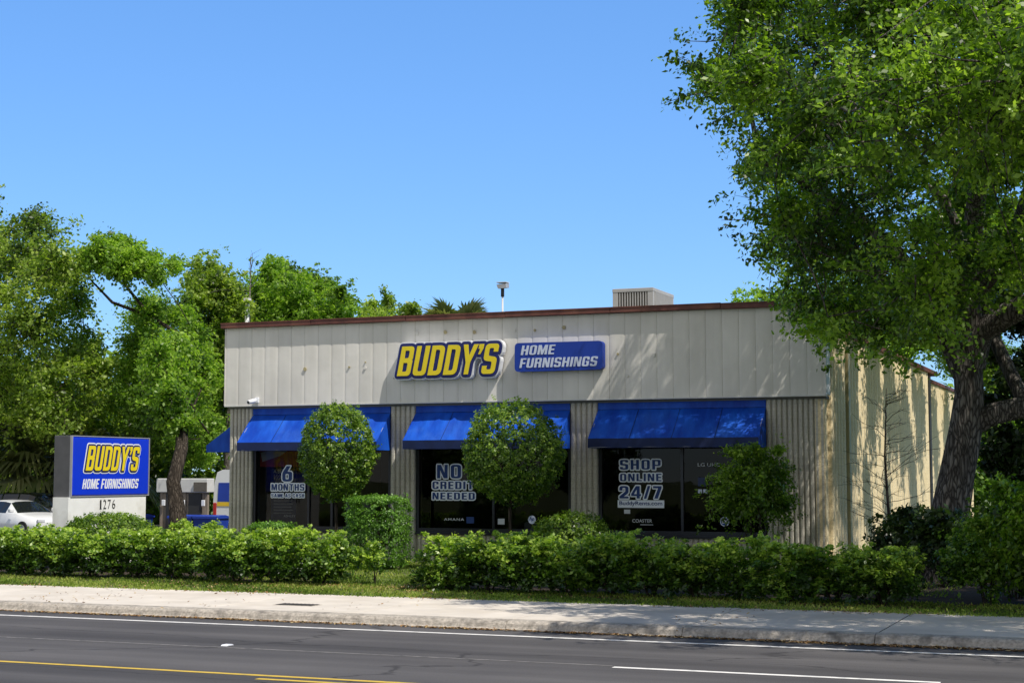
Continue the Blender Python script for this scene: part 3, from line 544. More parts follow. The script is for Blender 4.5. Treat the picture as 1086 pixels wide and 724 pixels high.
def block_text(s,w,h,offset,extrude,shear=.2,gap=.09,step=.0016,split=False):
    """own heavy condensed letters, each glyph its own island a hair apart in depth"""
    x=0;items=[]
    for ch in s:
        if ch==' ': x+=.3; continue
        gw,cs=GL[ch]
        if ch=="'": x-=.06
        items.append((x,cs)); x+=gw+gap
        if ch=="'": x-=.02
    tot=x-gap; k=(w-shear*h)/tot; ms=[]
    for i,(x0,cs) in enumerate(items):
        cc=[[((x0+a)*k+b*h*shear,b*h) for a,b in c] for c in cs]
        m=swell(cc,offset,extrude*2 if extrude>.005 else 0) if offset>.006 else curve_mesh(cc,extrude,0); m.transform(Matrix.Translation((0,0,(i%3)*step))); ms.append(m)
    return ms if split else join_meshes(ms)

def font_text(s,w,h,off,extra,extrude,shear=0,space=1.0,step=.0012):
    """built-in font: boldened by off, widened by a further 'extra' for outlines; fitted to w x h"""
    def mk(o,ex):
        cu=bpy.data.curves.new('t','FONT'); cu.body=s; cu.size=1; cu.offset=o; cu.extrude=0; cu.space_character=space; cu.shear=shear
        cu.fill_mode='BOTH'
        return eval_curve(cu)
    m0=mk(off,0); xs=[v.co.x for v in m0.vertices]; ys=[v.co.y for v in m0.vertices]
    x0,x1,y0,y1=min(xs),max(xs),min(ys),max(ys); kx=w/(x1-x0); ky=h/(y1-y0)
    m=m0
    if extra: m=mk(off+extra/((kx+ky)/2),0); bpy.data.meshes.remove(m0)
    for v in m.vertices: v.co.x=(v.co.x-x0)*kx; v.co.y=(v.co.y-y0)*ky; v.co.z=0
    # islands staggered in depth
    n=len(m.vertices); par=list(range(n))
    def fd(a):
        while par[a]!=a: par[a]=par[par[a]]; a=par[a]
        return a
    for e in m.edges:
        a,b=fd(e.vertices[0]),fd(e.vertices[1])
        if a!=b: par[a]=b
    ids={}
    for v in m.vertices:
        k=ids.setdefault(fd(v.index),len(ids)); v.co.z=(k%4)*step*.5
    return m

# ------------------------------------------------------------------ ground, road
def sheet(name,poly,z,m,kind='structure'):
    me=bpy.data.meshes.new(name); me.from_pydata([(x,y,z) for x,y in poly],[],[tuple(range(len(poly)))]); me.update()
    o=link(name,me,m); o['kind']=kind; return o
sheet('ground',[(-900,-400),(700,-400),(700,1500),(-900,1500)],-.03,M['grass_soil'])
sheet('road',[(-400,9.5),(300,9.5),(300,25.02),(-400,25.02)],0,M['asphalt'])
# raised verge behind the sidewalk as a real step
mb=MB(); mb.box(-400,300,28.2,140,-.2,.13)
o=mb.build('verge',M['grass_soil']); o['kind']='structure'
sheet('parking_lot',[(-110,42.5),(-27.2,42.5),(-27.2,73),(-110,73)],.136,M['lot_asphalt'])
# kerb with rolled face
mb=MB()
rngk=random.Random(4)
prof=[(24.90,-.05),(24.90,.015),(24.955,.03),(24.985,.10),(25.03,.138),(25.10,.15),(25.30,.152),(25.30,-.05)]
x=-120.0
while x<60:
    L_=3.05
    mb.prism([(a+rngk.uniform(-.004,.004),b) for a,b in prof],0,x+.006,x+L_-.006); x+=L_
o=mb.build('kerb',M['kerb_concrete']); o['kind']='structure'
mb=MB(); x=-120.0
while x<60:
    mb.box(x+.017,x+1.83-.017+1.22,25.305,28.95,.0,.15,.006); x+=3.05
o=mb.build('sidewalk',M['concrete']); o['kind']='structure'
sheet('sidewalk_joint_bed',[(-120,25.3),(60,25.3),(60,28.65),(-120,28.65)],.135,M['mulch'])
# painted lines
def stripe(name,x0,x1,y,w,m,z=.004,seed=1):
    r=random.Random(seed); n=max(2,int((x1-x0)/.35)); vs=[];fs=[]
    for i in range(n+1):
        x=x0+(x1-x0)*i/n; vs+=[(x,y-w/2+r.uniform(-.006,.006),z),(x,y+w/2+r.uniform(-.006,.006),z)]
    for i in range(n): fs.append((2*i,2*i+2,2*i+3,2*i+1))
    me=bpy.data.meshes.new(name); me.from_pydata(vs,[],fs); me.update(); o=link(name,me,m); o['kind']='structure'; return o
stripe('road_edge_line',-120,60,24.05,.13,M['white_paint'],seed=2)
stripe('lane_joint_line',-120,-6.95,20.86,.045,M['joint_line'],seed=3)
stripe('lane_dash_line',-6.9,-2.6,20.72,.13,M['white_paint'],seed=4)
stripe('lane_dash_line',-31,-27.6,20.9,.13,M['white_paint'],seed=5)
stripe('centre_line',-80,30,18.17,.12,M['yellow_paint'],seed=6)
stripe('turn_lane_line',-10.72,30,17.86,.12,M['yellow_paint'],seed=7)
# reflective marker and utility cover
mb=MB(); mb.prism([(-.10,0.0),(-.06,.018),(.06,.018),(.10,0.0)],0,-.055,.055)
o=mb.build('road_marker',M['letter_white']); o.location=(-13.19,21.1,.003)
tag(o,'small white raised reflective marker on the asphalt between lanes','road marker')
root=empty('utility_cover',(-15.05,26.5,.151),'dark rectangular iron utility cover set in the sidewalk','utility cover')
MB().box(-.42,.42,-.2,.2,0,.004).build('frame',M['kerb_concrete'],root)
mb=MB(); mb.box(-.38,.38,-.165,.165,.004,.010)
for i in range(9): mb.box(-.34+.085*i-.012,-.34+.085*i+.012,-.15,.15,.010,.014)
mb.build('lid',M['manhole'],root)

# mulch beds under the hedges and along the building
def bed(poly,z=.137):
    sheet('planting_bed',poly,z,M['mulch'])
bed([(-28.6,30.7),(-24,30.9),(-20.5,31.4),(-17.3,31.6),(-17.3,33.0),(-20,34.3),(-23.5,36),(-28.6,38.5)])
bed([(-15.4,30.9),(-10,30.4),(-5,29.9),(0,29.3),(6,29.3),(6,36),(-3,39.5),(-5,37),(-5,33.4),(-10,33.0),(-15.7,32.8)])

# grass blades
def blades(name,label,regions,density,h,seed,m):
    g=np.random.default_rng(seed); P=[]
    for x0,x1,y0,y1,dm in regions:
        n=int((x1-x0)*(y1-y0)*density*dm); P.append(np.stack([g.uniform(x0,x1,n),g.uniform(y0,y1,n)],1))
    P=np.concatenate(P); n=len(P)
    # clumping
    keep=(np.sin(P[:,0]*2.3+np.sin(P[:,1]*3.1))*np.cos(P[:,1]*2.7+P[:,0]*.9)+g.normal(size=n)*.6)>-.55
    P=P[keep]; n=len(P)
    a=g.uniform(0,2*np.pi,n); hh=h*(.5+.9*g.random(n)); w=.011+.010*g.random(n)
    V=np.empty((n,4,3)); b=np.stack([P[:,0],P[:,1],np.full(n,.125)],1); s=np.stack([np.cos(a),np.sin(a),np.zeros(n)],1)*w[:,None]
    lean=g.normal(size=(n,2))*.45*hh[:,None]
    top=b+np.stack([lean[:,0],lean[:,1],hh],1); mid=b+np.stack([lean[:,0]*.3,lean[:,1]*.3,hh*.55],1)
    V[:,0]=b-s; V[:,1]=b+s; V[:,2]=mid+s*.9; V[:,3]=top
    ti=.45+.2*g.normal(size=n)+.25*np.sin(P[:,0]*.8+P[:,1]*1.7)
    o=link(name,quad_mesh(name,V.reshape(-1,3),n,np.clip(ti,0,1)),m)
    return tag(o,label,'grass',kind='stuff')
blades('lawn_grass','short green lawn grass along the sidewalk and between the hedges',
   [(-32,2,28.75,31.6,1),(-32,-24,28.9,29.6,.6),(-20,-14.5,31.5,34.5,.9),(-20,-14.5,34.5,40.2,.5),(-27,-20,31.5,33,.5),(-14.5,-4,33,40,.2)],430,.055,11,M['grass_leaf'])

# fallen leaves: gutter and verge
def litter(name,label,spots,seed):
    g=np.random.default_rng(seed); Ps=[];
    for x0,x1,y,sy_,z,n in spots:
        c=g.uniform(x0,x1,max(3,n//25)); k=g.integers(0,len(c),n)
        Ps.append(np.stack([c[k]+g.normal(size=n)*.35,y+g.normal(size=n)*sy_,np.full(n,z)+g.random(n)*.012],1))
    P=np.concatenate(Ps); n=len(P)
    a=g.uniform(0,2*np.pi,n); t=np.stack([np.cos(a),np.sin(a),g.normal(size=n)*.25],1); s=np.stack([-np.sin(a),np.cos(a),g.normal(size=n)*.25],1)
    k=(.02+.022*g.random(n))[:,None]
    V=np.empty((n,4,3)); V[:,0]=P-t*k; V[:,1]=P+s*k*.5; V[:,2]=P+t*k; V[:,3]=P-s*k*.5; V[:,:,2]+=.006
    o=link(name,quad_mesh(name,V.reshape(-1,3),n,g.random(n)),M['litter_leaf']); return tag(o,label,'leaf litter',kind='stuff')
litter('fallen_leaves','dry brown fallen leaves lying in the gutter against the kerb',[(-22,-6,24.82,.05,.004,2600),(-6,-1,24.80,.07,.004,1500),(-26,-2,28.9,.25,.15,700),(-22,-2,30.6,.5,.14,1800),(-18,-14,31.3,.4,.15,500),(-22,-2,26.5,.9,.153,160)],5)
# ------------------------------------------------------------------ store building
XL,XR=-25.64,-7.83; YF=40.70; YC=40.92; YG=41.06; ZS=4.61; ZT=6.90; G0=.13
store=empty('store_building',(-16.7,40.9,G0),'long low grey furniture store with pale metal fascia, ribbed block piers and dark shop windows','building')
def part(mb,name,m,label=None,parent=None):
    o=mb.build(name,m,parent or store,True)
    if label: o['label']=label
    return o
# fascia: 40 slightly bowed sheet panels with dark grooves
PW=(XR+.0-XL)/40
mb=MB(); rg=random.Random(9)
for i in range(40):
    x0=XL+i*PW+.0025; x1=XL+(i+1)*PW-.0025; n=10; vs=[]; bow=rg.uniform(.001,.0045); tw=rg.uniform(-.0015,.0015)
    zs=[ZS,ZS+.03,ZS+.5,ZS+1.1,ZS+1.7,ZT-.25,ZT]
    for z in zs:
        for k in range(n+1):
            u=k/n; e=0 if 0<k<n else .006
            vs.append((x0+(x1-x0)*u,YF+e-bow*math.sin(math.pi*u)*(.6+.4*math.sin(z*2+i))-tw*(z-5.5),z))
    fs=[(j*(n+1)+k,j*(n+1)+k+1,(j+1)*(n+1)+k+1,(j+1)*(n+1)+k) for j in range(len(zs)-1) for k in range(n)]
    mb.add(vs,fs,True)
fas=part(mb,'fascia',M['fascia'])
mb=MB(); mb.box(XL+.01,XR-.01,YF+.03,YF+.16,ZS+.01,ZT-.01); part(mb,'fascia_backing',M['gutter'])
mb=MB(); mb.box(XL-.03,XL,YF-.01,YF+1.2,ZS,ZT-.005); part(mb,'fascia_end_cap',M['fascia']); mb=MB(); mb.box(XR,XR+.05,YF-.03,YF+.5,ZS,ZT-.005,.006); part(mb,'fascia_end_cap',M['fascia'])
mb=MB(); mb.box(XL-.02,XR+.03,YF-.012,YF+.2,ZS-.035,ZS); part(mb,'fascia_drip_edge',M['white_metal'])
mb=MB(); mb.box(XL,XR,YF+.2,YG+.3,ZS-.1,ZS-.02); part(mb,'soffit',M['soffit'])
# roof trim, in lengths, wavering a little
mb=MB(); x=XL-.1; rg=random.Random(3)
while x<XR+.1:
    L_=min(3.05,XR+.16-x); d=rg.uniform(-.012,.012); mb.box(x,x+L_-.008,YF-.15,YF+.25,ZT+.005+d,ZT+.135+d,.01); mb.box(x,x+L_-.008,YF-.165,YF+.2,ZT+.13+d,ZT+.16+d); x+=L_
part(mb,'roof_trim',M['trim'])
# old fixings and patches on the siding
for i,(x,z,r) in enumerate([(-19.34,6.56,.05),(-18.46,6.56,.05),(-17.57,6.53,.05),(-16.35,6.54,.03),(-15.76,6.52,.035),(-14.91,6.57,.05),(-13.11,5.21,.035),(-22.94,5.63,.05),(-21.49,5.65,.03),(-20.97,5.61,.035),(-20.97,5.78,.02),(-13.37,5.8,.03),(-12.37,5.75,.05),(-20.05,5.3,.02)]):
    m_=MB(); n=10
    m_.prism([(x+math.cos(a*2*math.pi/n)*r*(1+.2*math.sin(a*3+i)),z+math.sin(a*2*math.pi/n)*r*1.15) for a in range(n)],1,YF-.034,YF-.012)
    part(m_,'wall_patch',M['gutter'] if i%3 else M['fascia'])

def ribs(mb,x0,x1,y,z0,z1,pitch=.1425,depth=.05,axis='x',sgn=-1):
    """ribbed face: rounded rib, narrow groove"""
    n=max(1,round((x1-x0)/pitch)); p=(x1-x0)/n; prof=[]
    for i in range(n):
        a=x0+i*p
        for u,d in ((0,0),(.20,0),(.27,.72),(.40,.97),(.60,1.0),(.80,.97),(.93,.72)): prof.append((a+u*p,y+sgn*d*depth))
    prof.append((x1,y))
    vs=[];m=len(prof)
    nz=max(1,int((z1-z0)/.8)); zz=[z0+(z1-z0)*k/nz for k in range(nz+1)]
    for z in zz:
        for a,b in prof: vs.append((a,b,z) if axis=='x' else (b,a,z))
    fs=[(j*m+k,j*m+k+1,(j+1)*m+k+1,(j+1)*m+k) for j in range(nz) for k in range(m-1)]
    mb.add(vs,fs)
cols_x=[(-25.62,-24.83),(-20.28,-19.5),(-14.82,-14.04),(-9.41,XR-.06)]
for a,b in cols_x:
    mb=MB(); ribs(mb,a,b,YC+.05,G0-.05,ZS-.03,depth=.065); mb.box(a+.002,b-.002,YC+.052,YG+.35,G0-.05,ZS-.03)
    part(mb,'pier',M['block'])
bays=[(-24.83,-20.28),(-19.5,-14.82),(-14.04,-9.41)]
for a,b in bays:
    mb=MB(); ribs(mb,a,b,YG+.02,G0-.05,.92); mb.box(a,b,YG+.022,YG+.3,G0-.05,.90); part(mb,'knee_wall',M['block'])
# side wall (faces +X) in two lengths with a gap, downspout, rusty eave
mb=MB(); ribs(mb,YF+.5,60.2,XR-.05,G0-.05,6.3,axis='y',sgn=1,pitch=.42,depth=.12); ribs(mb,61.0,76,XR-.15,G0-.05,6.0,axis='y',sgn=1,pitch=.42,depth=.12)
mb.box(XR-.3,XR-.052,YF+.21,76,G0-.05,6.0); mb.box(XR-.3,XR-.052,YF+.21,60.2,6.0,6.3)
part(mb,'side_wall',M['side_block'],'cream painted ribbed block side wall')
mb=MB(); y=YF+.5
while y<60: mb.box(XR-.35,XR+.14,y,y+3.03,6.30,6.46,.01); y+=3.05
y=61.0
while y<74: mb.box(XR-.45,XR+.02,y,y+3.03,6.0,6.14,.01); y+=3.05
part(mb,'eave_trim',M['trim'])
mb=MB(); mb.box(XR+.03,XR+.14,43.35,43.62,.3,6.25,.012); mb.box(XR+.03,XR+.3,43.38,43.59,.14,.34,.012); part(mb,'downspout',M['gutter'])
mb=MB(); mb.box(XR+.0,XR+.1,60.25,60.7,.1,6.2); part(mb,'dark_gap_strip',M['dark_plastic'])  # dark strip in place of the recessed gap's shade between wall lengths
mb=MB(); mb.box(XL,XL+.25,YC+.08,76,G0-.05,6.3); mb.box(XL+.25,XR-.3,75.8,76,G0-.05,6.0); part(mb,'rear_wall',M['side_block'])
mb=MB(); mb.box(XL+.01,XR-.31,YF+.26,75.79,6.05,6.25); part(mb,'roof',M['roof'])
mb=MB(); mb.box(XL+.26,XR-.31,YF+.2,YF+.3,ZS,ZT-.02); part(mb,'parapet_back',M['soffit'])
# showroom inside
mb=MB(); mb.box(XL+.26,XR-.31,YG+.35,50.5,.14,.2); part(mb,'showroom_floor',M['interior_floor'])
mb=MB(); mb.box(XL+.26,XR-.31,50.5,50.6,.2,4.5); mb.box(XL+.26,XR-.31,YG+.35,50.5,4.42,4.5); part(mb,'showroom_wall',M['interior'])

def vblock(win,s,x,z,w,h,edge=.04,gap=.15):
    me=block_text(s,w,h,edge*.85,0,0,gap,.0002); place(me,(x,YG,z),(1,0,0),(0,0,1),(0,-1,0),.020); link('lettering_outline',me,M['vinyl_edge'],win,True)
    me=block_text(s,w,h,0,0,0,gap,.0004); place(me,(x,YG,z),(1,0,0),(0,0,1),(0,-1,0),.028); link('lettering',me,M['vinyl_blue'],win,True)
def vinyl(win,s,x,z,w,h,off=.035,extra=.03,m=None,edge=True,shear=0,space=1.0,me_=None):
    """self-adhesive lettering on the outside of the pane"""
    if edge:
        me=font_text(s,w,h,off,extra,0,shear,space); place(me,(x,YG,z),(1,0,0),(0,0,1),(0,-1,0),.022)
        link('lettering_outline',me,me_ or M['vinyl_edge'],win,True)
    me=font_text(s,w,h,off,0,0,shear,space); place(me,(x,YG,z),(1,0,0),(0,0,1),(0,-1,0),.027)
    return link('lettering',me,m or M['vinyl_blue'],win,True)
wins=[]
mull=[[-22.97,-22.2,-21.4],[-17.13],[-11.71]]
for (a,b),ms in zip(bays,mull):
    win=empty('window',((a+b)/2,YG,.95),None,None); win.parent=store
    win.matrix_basis=Matrix.Translation((0,0,0)); wins.append(win)
    mb=MB(); z0,z1=.92,ZS-.08
    mb.box(a,a+.09,YG-.06,YG+.08,z0,z1); mb.box(b-.09,b,YG-.06,YG+.08,z0,z1); mb.box(a+.09,b-.09,YG-.06,YG+.08,z0,z0+.16); mb.box(a+.09,b-.09,YG-.06,YG+.08,z1-.1,z1)
    for x in ms: mb.box(x-.035,x+.035,YG-.05,YG+.07,z0+.16,z1-.1)
    mb.build('frame',M['black_metal'],win,True)
    mb=MB(); mb.box(a-.0,b+.0,YG-.13,YG-.062,.90,.955,.008); mb.build('sill',M['black_metal'],win,True)
    me=bpy.data.meshes.new('pane'); me.from_pydata([(a+.05,YG,z0+.1),(b-.05,YG,z0+.1),(b-.05,YG,z1-.05),(a+.05,YG,z1-.05)],[],[(0,1,2,3)]); me.update()
    link('pane',me,M['glass'],win,True)
# bay 1: 6 MONTHS SAME AS CASH, posters
w=wins[0]
vblock(w,'6',-23.86,2.37,.33,.45)
vblock(w,'MONTHS',-24.22,2.11,1.10,.19)
vblock(w,'SAME AS CASH',-24.22,1.91,1.10,.105,.03)
def flat(parent,name,x0,x1,z0,z1,m,d):
    mb=MB(); mb.box(x0,x1,YG+d,YG+d+.006,z0,z1); return mb.build(name,m,parent,True)
post=empty('window_poster',(-23.9,YG+.1,1.2),'tall dark blue furniture poster with red top hanging behind the left shop window','poster')
flat(post,'backing',-24.3,-23.45,1.2,2.75,M['poster_blue'],.085)
flat(post,'red_header',-24.68,-23.38,2.8,3.3,M['poster_red'],.085)
mb=MB(); mb.prism([(-24.6,2.95),(-24.0,3.12),(-23.75,3.28),(-24.3,3.3),(-24.66,3.22)],1,YG+.076,YG+.082); mb.build('printed_band',M['vinyl_grey'],post,True)
def ptext(parent,s,x,z,w_,h,m,shear=0,off=.01,d=.08):
    me=font_text(s,w_,h,off,0,0,shear); place(me,(x,YG,z),(1,0,0),(0,0,1),(0,-1,0),-d); link('lettering',me,m,parent,True)
ptext(post,'A BETTER',-24.22,2.62,.62,.10,M['vinyl_grey'])
ptext(post,'Way',-24.2,2.38,.36,.2,M['palm_leaf'] if False else M['gutter'],.4)
ptext(post,'ASHLEY',-23.86,1.33,.4,.07,M['letter_white'])
for k in range(5): flat(post,'text_line',-24.2,-23.6+.04*(k%2),1.80-.09*k,1.815-.09*k,M['vinyl_grey'],.078)
# bay 2
w=wins[1]
vblock(w,'NO',-18.86,2.47,.74,.38)
vblock(w,'CREDIT',-19.0,2.17,1.26,.21)
vblock(w,'NEEDED',-19.0,1.88,1.3,.19)
vinyl(w,'AMANA',-18.64,1.29,.62,.07,.012,0,M['vinyl_grey'],False,0,1.2)
def disc(win,x,z,r,m,zo):
    n=24; me=bpy.data.meshes.new('disc'); me.from_pydata([(x+r*math.cos(2*math.pi*k/n),YG-zo,z+r*math.sin(2*math.pi*k/n)) for k in range(n)],[],[tuple(range(n))]); me.update(); link('round_logo',me,m,win,True)
disc(w,-15.99,1.34,.115,M['letter_pale'],.022)
vinyl(w,'hp',-16.06,1.29,.14,.13,.02,0,M['vinyl_blue'],False,.3)
flat(w,'small_notice',-17.0,-16.8,1.2,1.36,M['vinyl_grey'],-.03)
flat(w,'small_notice',-17.95,-17.72,1.22,1.4,M['vinyl_blue'],-.03)
# bay 3
w=wins[2]
vblock(w,'SHOP',-13.44,2.71,1.14,.26)
vblock(w,'ONLINE',-13.44,2.40,1.16,.20)
vblock(w,'24/7',-13.46,1.94,1.18,.33)
flat(w,'lettering_backing',-13.51,-12.21,1.69,1.895,M['vinyl_edge'],-.028)
vinyl(w,'BuddyRents.com',-13.46,1.73,1.2,.135,.014,0,M['vinyl_blue'],False).data.transform(Matrix.Translation((0,-.008,0)))
vinyl(w,'COASTER',-13.1,1.30,.55,.09,.006,0,M['vinyl_grey'],False)
flat(w,'text_line',-12.88,-12.52,1.235,1.25,M['vinyl_grey'],-.03)
flat(w,'small_notice',-13.33,-13.16,1.53,1.64,M['vinyl_grey'],-.03)
vinyl(w,'LG UHD',-11.28,2.79,.62,.09,.006,0,M['vinyl_grey'],False)
for k in range(2): flat(w,'app_badge',-11.28+.14*k,-11.17+.14*k,2.09,2.19,M['letter_pale'],-.03)
flat(w,'picture_decal',-11.28,-11.06,2.27,2.5,M['poster_blue'],-.03)
disc(w,-10.57,1.35,.125,M['letter_pale'],.022); disc(w,-10.57,1.35,.10,M['vinyl_blue'],.024); 
vinyl(w,'GE',-10.64,1.30,.14,.10,.01,0,M['letter_white'],False,.3)

# appliances and sofa seen dimly through the glass
def fridge(x,y,label):
    r=empty('refrigerator',(x,y,.2),label,'refrigerator')
    MB().box(-.4,.4,-.3,.4,.03,1.75,.015).build('cabinet',M['white_metal'],r)
    MB().box(-.395,.395,-.36,-.305,.05,1.10,.012).build('door',M['white_metal'],r)
    MB().box(-.395,.395,-.36,-.305,1.13,1.74,.012).build('door',M['white_metal'],r)
    MB().box(.30,.33,-.40,-.362,.5,1.0).build('handle',M['grey_metal'],r)
fridge(-22.0,42.6,'white refrigerator standing behind the left shop window'); 
r=empty('sofa',(-16.2,43.2,.2),'dark sofa standing behind the middle shop window','sofa')
MB().box(-1,1,-.4,.4,.1,.45,.05).build('seat',M['grey_metal'],r); MB().box(-1,1,.25,.5,.45,1.0,.06).build('backrest',M['grey_metal'],r)
for s in (-1,1): MB().box(s*1.12-.12,s*1.12+.12,-.42,.5,.05,.7,.05).build('armrest',M['grey_metal'],r)

# awnings
def awning(a,b,top,bot,front,val,label):
    r=empty('awning',((a+b)/2,YC,bot),label,None); r.parent=store; r.matrix_basis=Matrix.Translation(Vector(((a+b)/2,YC,bot))-Vector(store.location)); del r['label']; r['label']=label
    yb=YG-.10; n=24; rg=random.Random(int(a*10)); vs=[];m_=8
    for j in range(m_+1):
        v=j/m_
        for i in range(n+1):
            u=i/n; sag=.012*math.sin(math.pi*v)*(1+math.cos(u*6*math.pi))+rg.uniform(-.003,.003)
            vs.append((a+(b-a)*u,yb+(front-yb)*v+sag*.5,top-.20+(bot+val-top+.20)*v-sag))
    mb=MB(); mb.add(vs,[(j*(n+1)+i,j*(n+1)+i+1,(j+1)*(n+1)+i+1,(j+1)*(n+1)+i) for j in range(m_) for i in range(n)],True)
    mb.build('canopy',M['awning'],r,True)
    mb=MB(); mb.box(a,b,yb-.004,yb+.03,top-.19,top+.05); mb.build('shade_flap',M['awning'],r,True)  # vertical flap added so the fascia's shade makes a dark top band
    mb=MB(); vs=[]
    for z in (bot,bot+val): 
        for i in range(n+1): vs.append((a+(b-a)*i/n,front+rg.uniform(-.004,.004)+(.006 if z==bot else 0),z+(rg.uniform(-.004,.004) if z==bot else 0)))
    mb.add(vs,[(i,i+1,n+2+i,n+1+i) for i in range(n)],True); mb.build('valance',M['valance'],r,True)
    for x in (a,b):
        mb=MB(); mb.add([(x,yb,top-.2),(x,front,bot+val),(x,front,bot),(x,yb,bot)],[(0,1,2,3)]); mb.build('side_panel',M['awning'],r,True)
    mb=MB()
    for x in (a+.03,(a+b)/2,b-.03):
        mb.tube([(x,yb,bot+.02),(x,front+.02,bot+.02)],.014,6); mb.tube([(x,front+.02,bot+.02),(x,front+.02,bot+val-.02)],.014,6); mb.tube([(x,front+.02,bot+val-.03),(x,yb,top-.25)],.014,6)
    mb.tube([(a+.03,front+.02,bot+.02),(b-.03,front+.02,bot+.02)],.014,6)
    mb.build('frame',M['grey_metal'],r,True)
    for q in range(1,4):
        x=a+(b-a)*q/4; MB().tube([(x,yb+.002,top-.2+.004),(x,(yb+front)/2,(top-.2+bot+val)/2-.004),(x,front-.006,bot+val+.004)],.007,5).build('seam',M['valance'],r,True)
    return r
awning(-24.84,-20.30,4.52,3.26,40.10,.24,'sunlit blue sloping awning over the left shop window')
awning(-19.49,-14.84,4.52,3.28,40.10,.24,'blue awning over the middle shop window below the lettered signs')
awning(-14.03,-9.42,4.52,3.28,40.10,.25,'blue awning in tree shade over the right shop window')
# side awning on the left wall
r=empty('awning',(0,0,0),None,None); r.parent=store; r['label']='dark blue awning jutting from the left side wall'
r.matrix_basis=Matrix.Translation(Vector((-25.7,43.5,3.26))-Vector(store.location))
mb=MB(); mb.add([(-25.66,41.6,4.25),(-25.66,45,4.25),(-26.85,45,3.45),(-26.85,41.6,3.45)],[(0,1,2,3)]); mb.build('canopy',M['awning'],r,True)
mb=MB(); mb.add([(-26.85,41.6,3.45),(-26.85,45,3.45),(-26.85,45,3.25),(-26.85,41.6,3.25)],[(0,1,2,3)]); mb.build('valance',M['valance'],r,True)
mb=MB(); mb.add([(-25.66,41.6,4.25),(-26.85,41.6,3.45),(-26.85,41.6,3.25),(-25.66,41.6,3.25)],[(0,1,2,3)]); mb.build('side_panel',M['awning'],r,True)

# ------------------------------------------------------------------ signs on the fascia
def raised_sign(parent,s,origin,right,up,nrm,w,h,layers,shear=.2):
    for name,m,off,z0,ex in layers:
        if name=='lettering':
            for me in block_text(s,w,h,off,ex,shear,split=True): place(me,origin,right,up,nrm,z0); link('letter',me,m,parent,True)
        else:
            me=block_text(s,w,h,off,ex,shear); place(me,origin,right,up,nrm,z0); link(name,me,m,parent,True)
bs=empty('store_name_sign',(-18.25,YF-.05,5.2),'large yellow BUDDY\'S letters outlined in navy and white on the fascia','sign')
raised_sign(bs,"BUDDY'S",(-19.83,YF,5.34),(1,0,0),(0,0,1),(0,-1,0),3.14,.83,
  [('white_outline',M['letter_white'],.115,.25,.10),('navy_outline',M['letter_navy'],.085,.275,.010),('lettering',M['letter_yellow'],0,.294,.004)])
mb=MB(); mb.box(-19.7,-16.85,YF-.06,YF-.012,5.6,5.85); mb.build('mounting_rail',M['grey_metal'],bs,True)
hs=empty('home_furnishings_sign',(-15,YF-.05,5.38),'dark blue rounded HOME FURNISHINGS sign panel right of the yellow letters','sign')
pts=fillet([(-16.26,5.375,.12),(-13.72,5.385,.12),(-13.72,6.155,.12),(-16.26,6.165,.12)])
mb=MB(); mb.prism(pts,1,YF-.26,YF-.03); mb.build('panel',M['sign_blue_wall'],hs,True)
for s,x,z,w_ in (('HOME',-16.08,5.83,1.02),('FURNISHINGS',-16.12,5.48,2.28)):
    me=block_text(s,w_,.26,-.004,.004,.2,.10); place(me,(x,YF,z),(1,0,0),(0,0,1),(0,-1,0),.268); link('lettering',me,M['letter_pale'],hs,True)
# security camera under the fascia
sc_=empty('security_camera',(-24.52,YF-.02,4.72),'small white security camera at the lower left of the fascia','camera')
MB().box(-.07,.07,-.05,.0,-.05,.11,.01).build('mount',M['letter_white'],sc_)
mb=MB(); mb.tube([(0,-.05,.03),(-.03,-.14,.02)],.02,8); mb.tube([(-.02,-.10,.02),(-.10,-.34,-.04)],.065,12); mb.build('body',M['letter_white'],sc_)
mb=MB(); mb.tube([(-.10,-.338,-.04),(-.105,-.352,-.044)],.045,12); mb.build('lens',M['dark_plastic'],sc_)

# ------------------------------------------------------------------ monument sign at the left
ms_=empty('monument_sign',(-26.6,36.1,G0),'blue BUDDY\'S HOME FURNISHINGS roadside sign on a white base numbered 1276','sign')
FX=-26.33
MB().box(FX-.56,FX-.05,34.42,37.9,1.99,3.60,.015).build('cabinet',M['cabinet'],ms_,True)
mb=MB()
for z0,z1 in ((1.99,2.015),(3.575,3.60)): mb.box(FX-.05,FX+.012,34.42,37.9,z0,z1)
for y0,y1 in ((34.42,34.455),(37.87,37.9)): mb.box(FX-.05,FX+.012,y0,y1,2.015,3.575)
mb.build('retainer_frame',M['sign_edge'],ms_,True)
MB().box(FX-.049,FX+.012,34.458,37.867,2.018,3.572,.03).build('sign_face',M['sign_blue'],ms_,True)
raised_sign(ms_,"BUDDY'S",(FX,34.97,2.68),(0,1,0),(0,0,1),(1,0,0),2.44,.66,
  [('white_outline',M['letter_white'],.08,.016,.002),('navy_outline',M['letter_navy'],.045,.027,.002),('lettering',M['letter_yellow'],0,.040,.002)],.22)
me=block_text('HOME FURNISHINGS',2.52,.26,-.001,.002,.22,.10); place(me,(FX,34.87,2.20),(0,1,0),(0,0,1),(1,0,0),.018); link('lettering',me,M['letter_white'],ms_,True)
b_=MB().box(FX-.50,FX-.01,34.34,37.78,G0-.05,1.985).build('base',M['white_stucco'],ms_,True)
for i,(ch,y) in enumerate(zip('1276',(35.68,35.82,36.02,36.22))):
    me=font_text(ch,.06 if ch=='1' else .135,.24,-.008,0,0); place(me,(FX-.01,y,1.66),(0,1,0),(0,0,1),(1,0,0),.012)
    link('house_number',me,M['numeral'],b_,True)
    if ch=='1':
        mb=MB(); mb.box(FX+.001,FX+.003,35.665,35.765,1.655,1.668); mb.build('house_number',M['numeral'],b_,True)

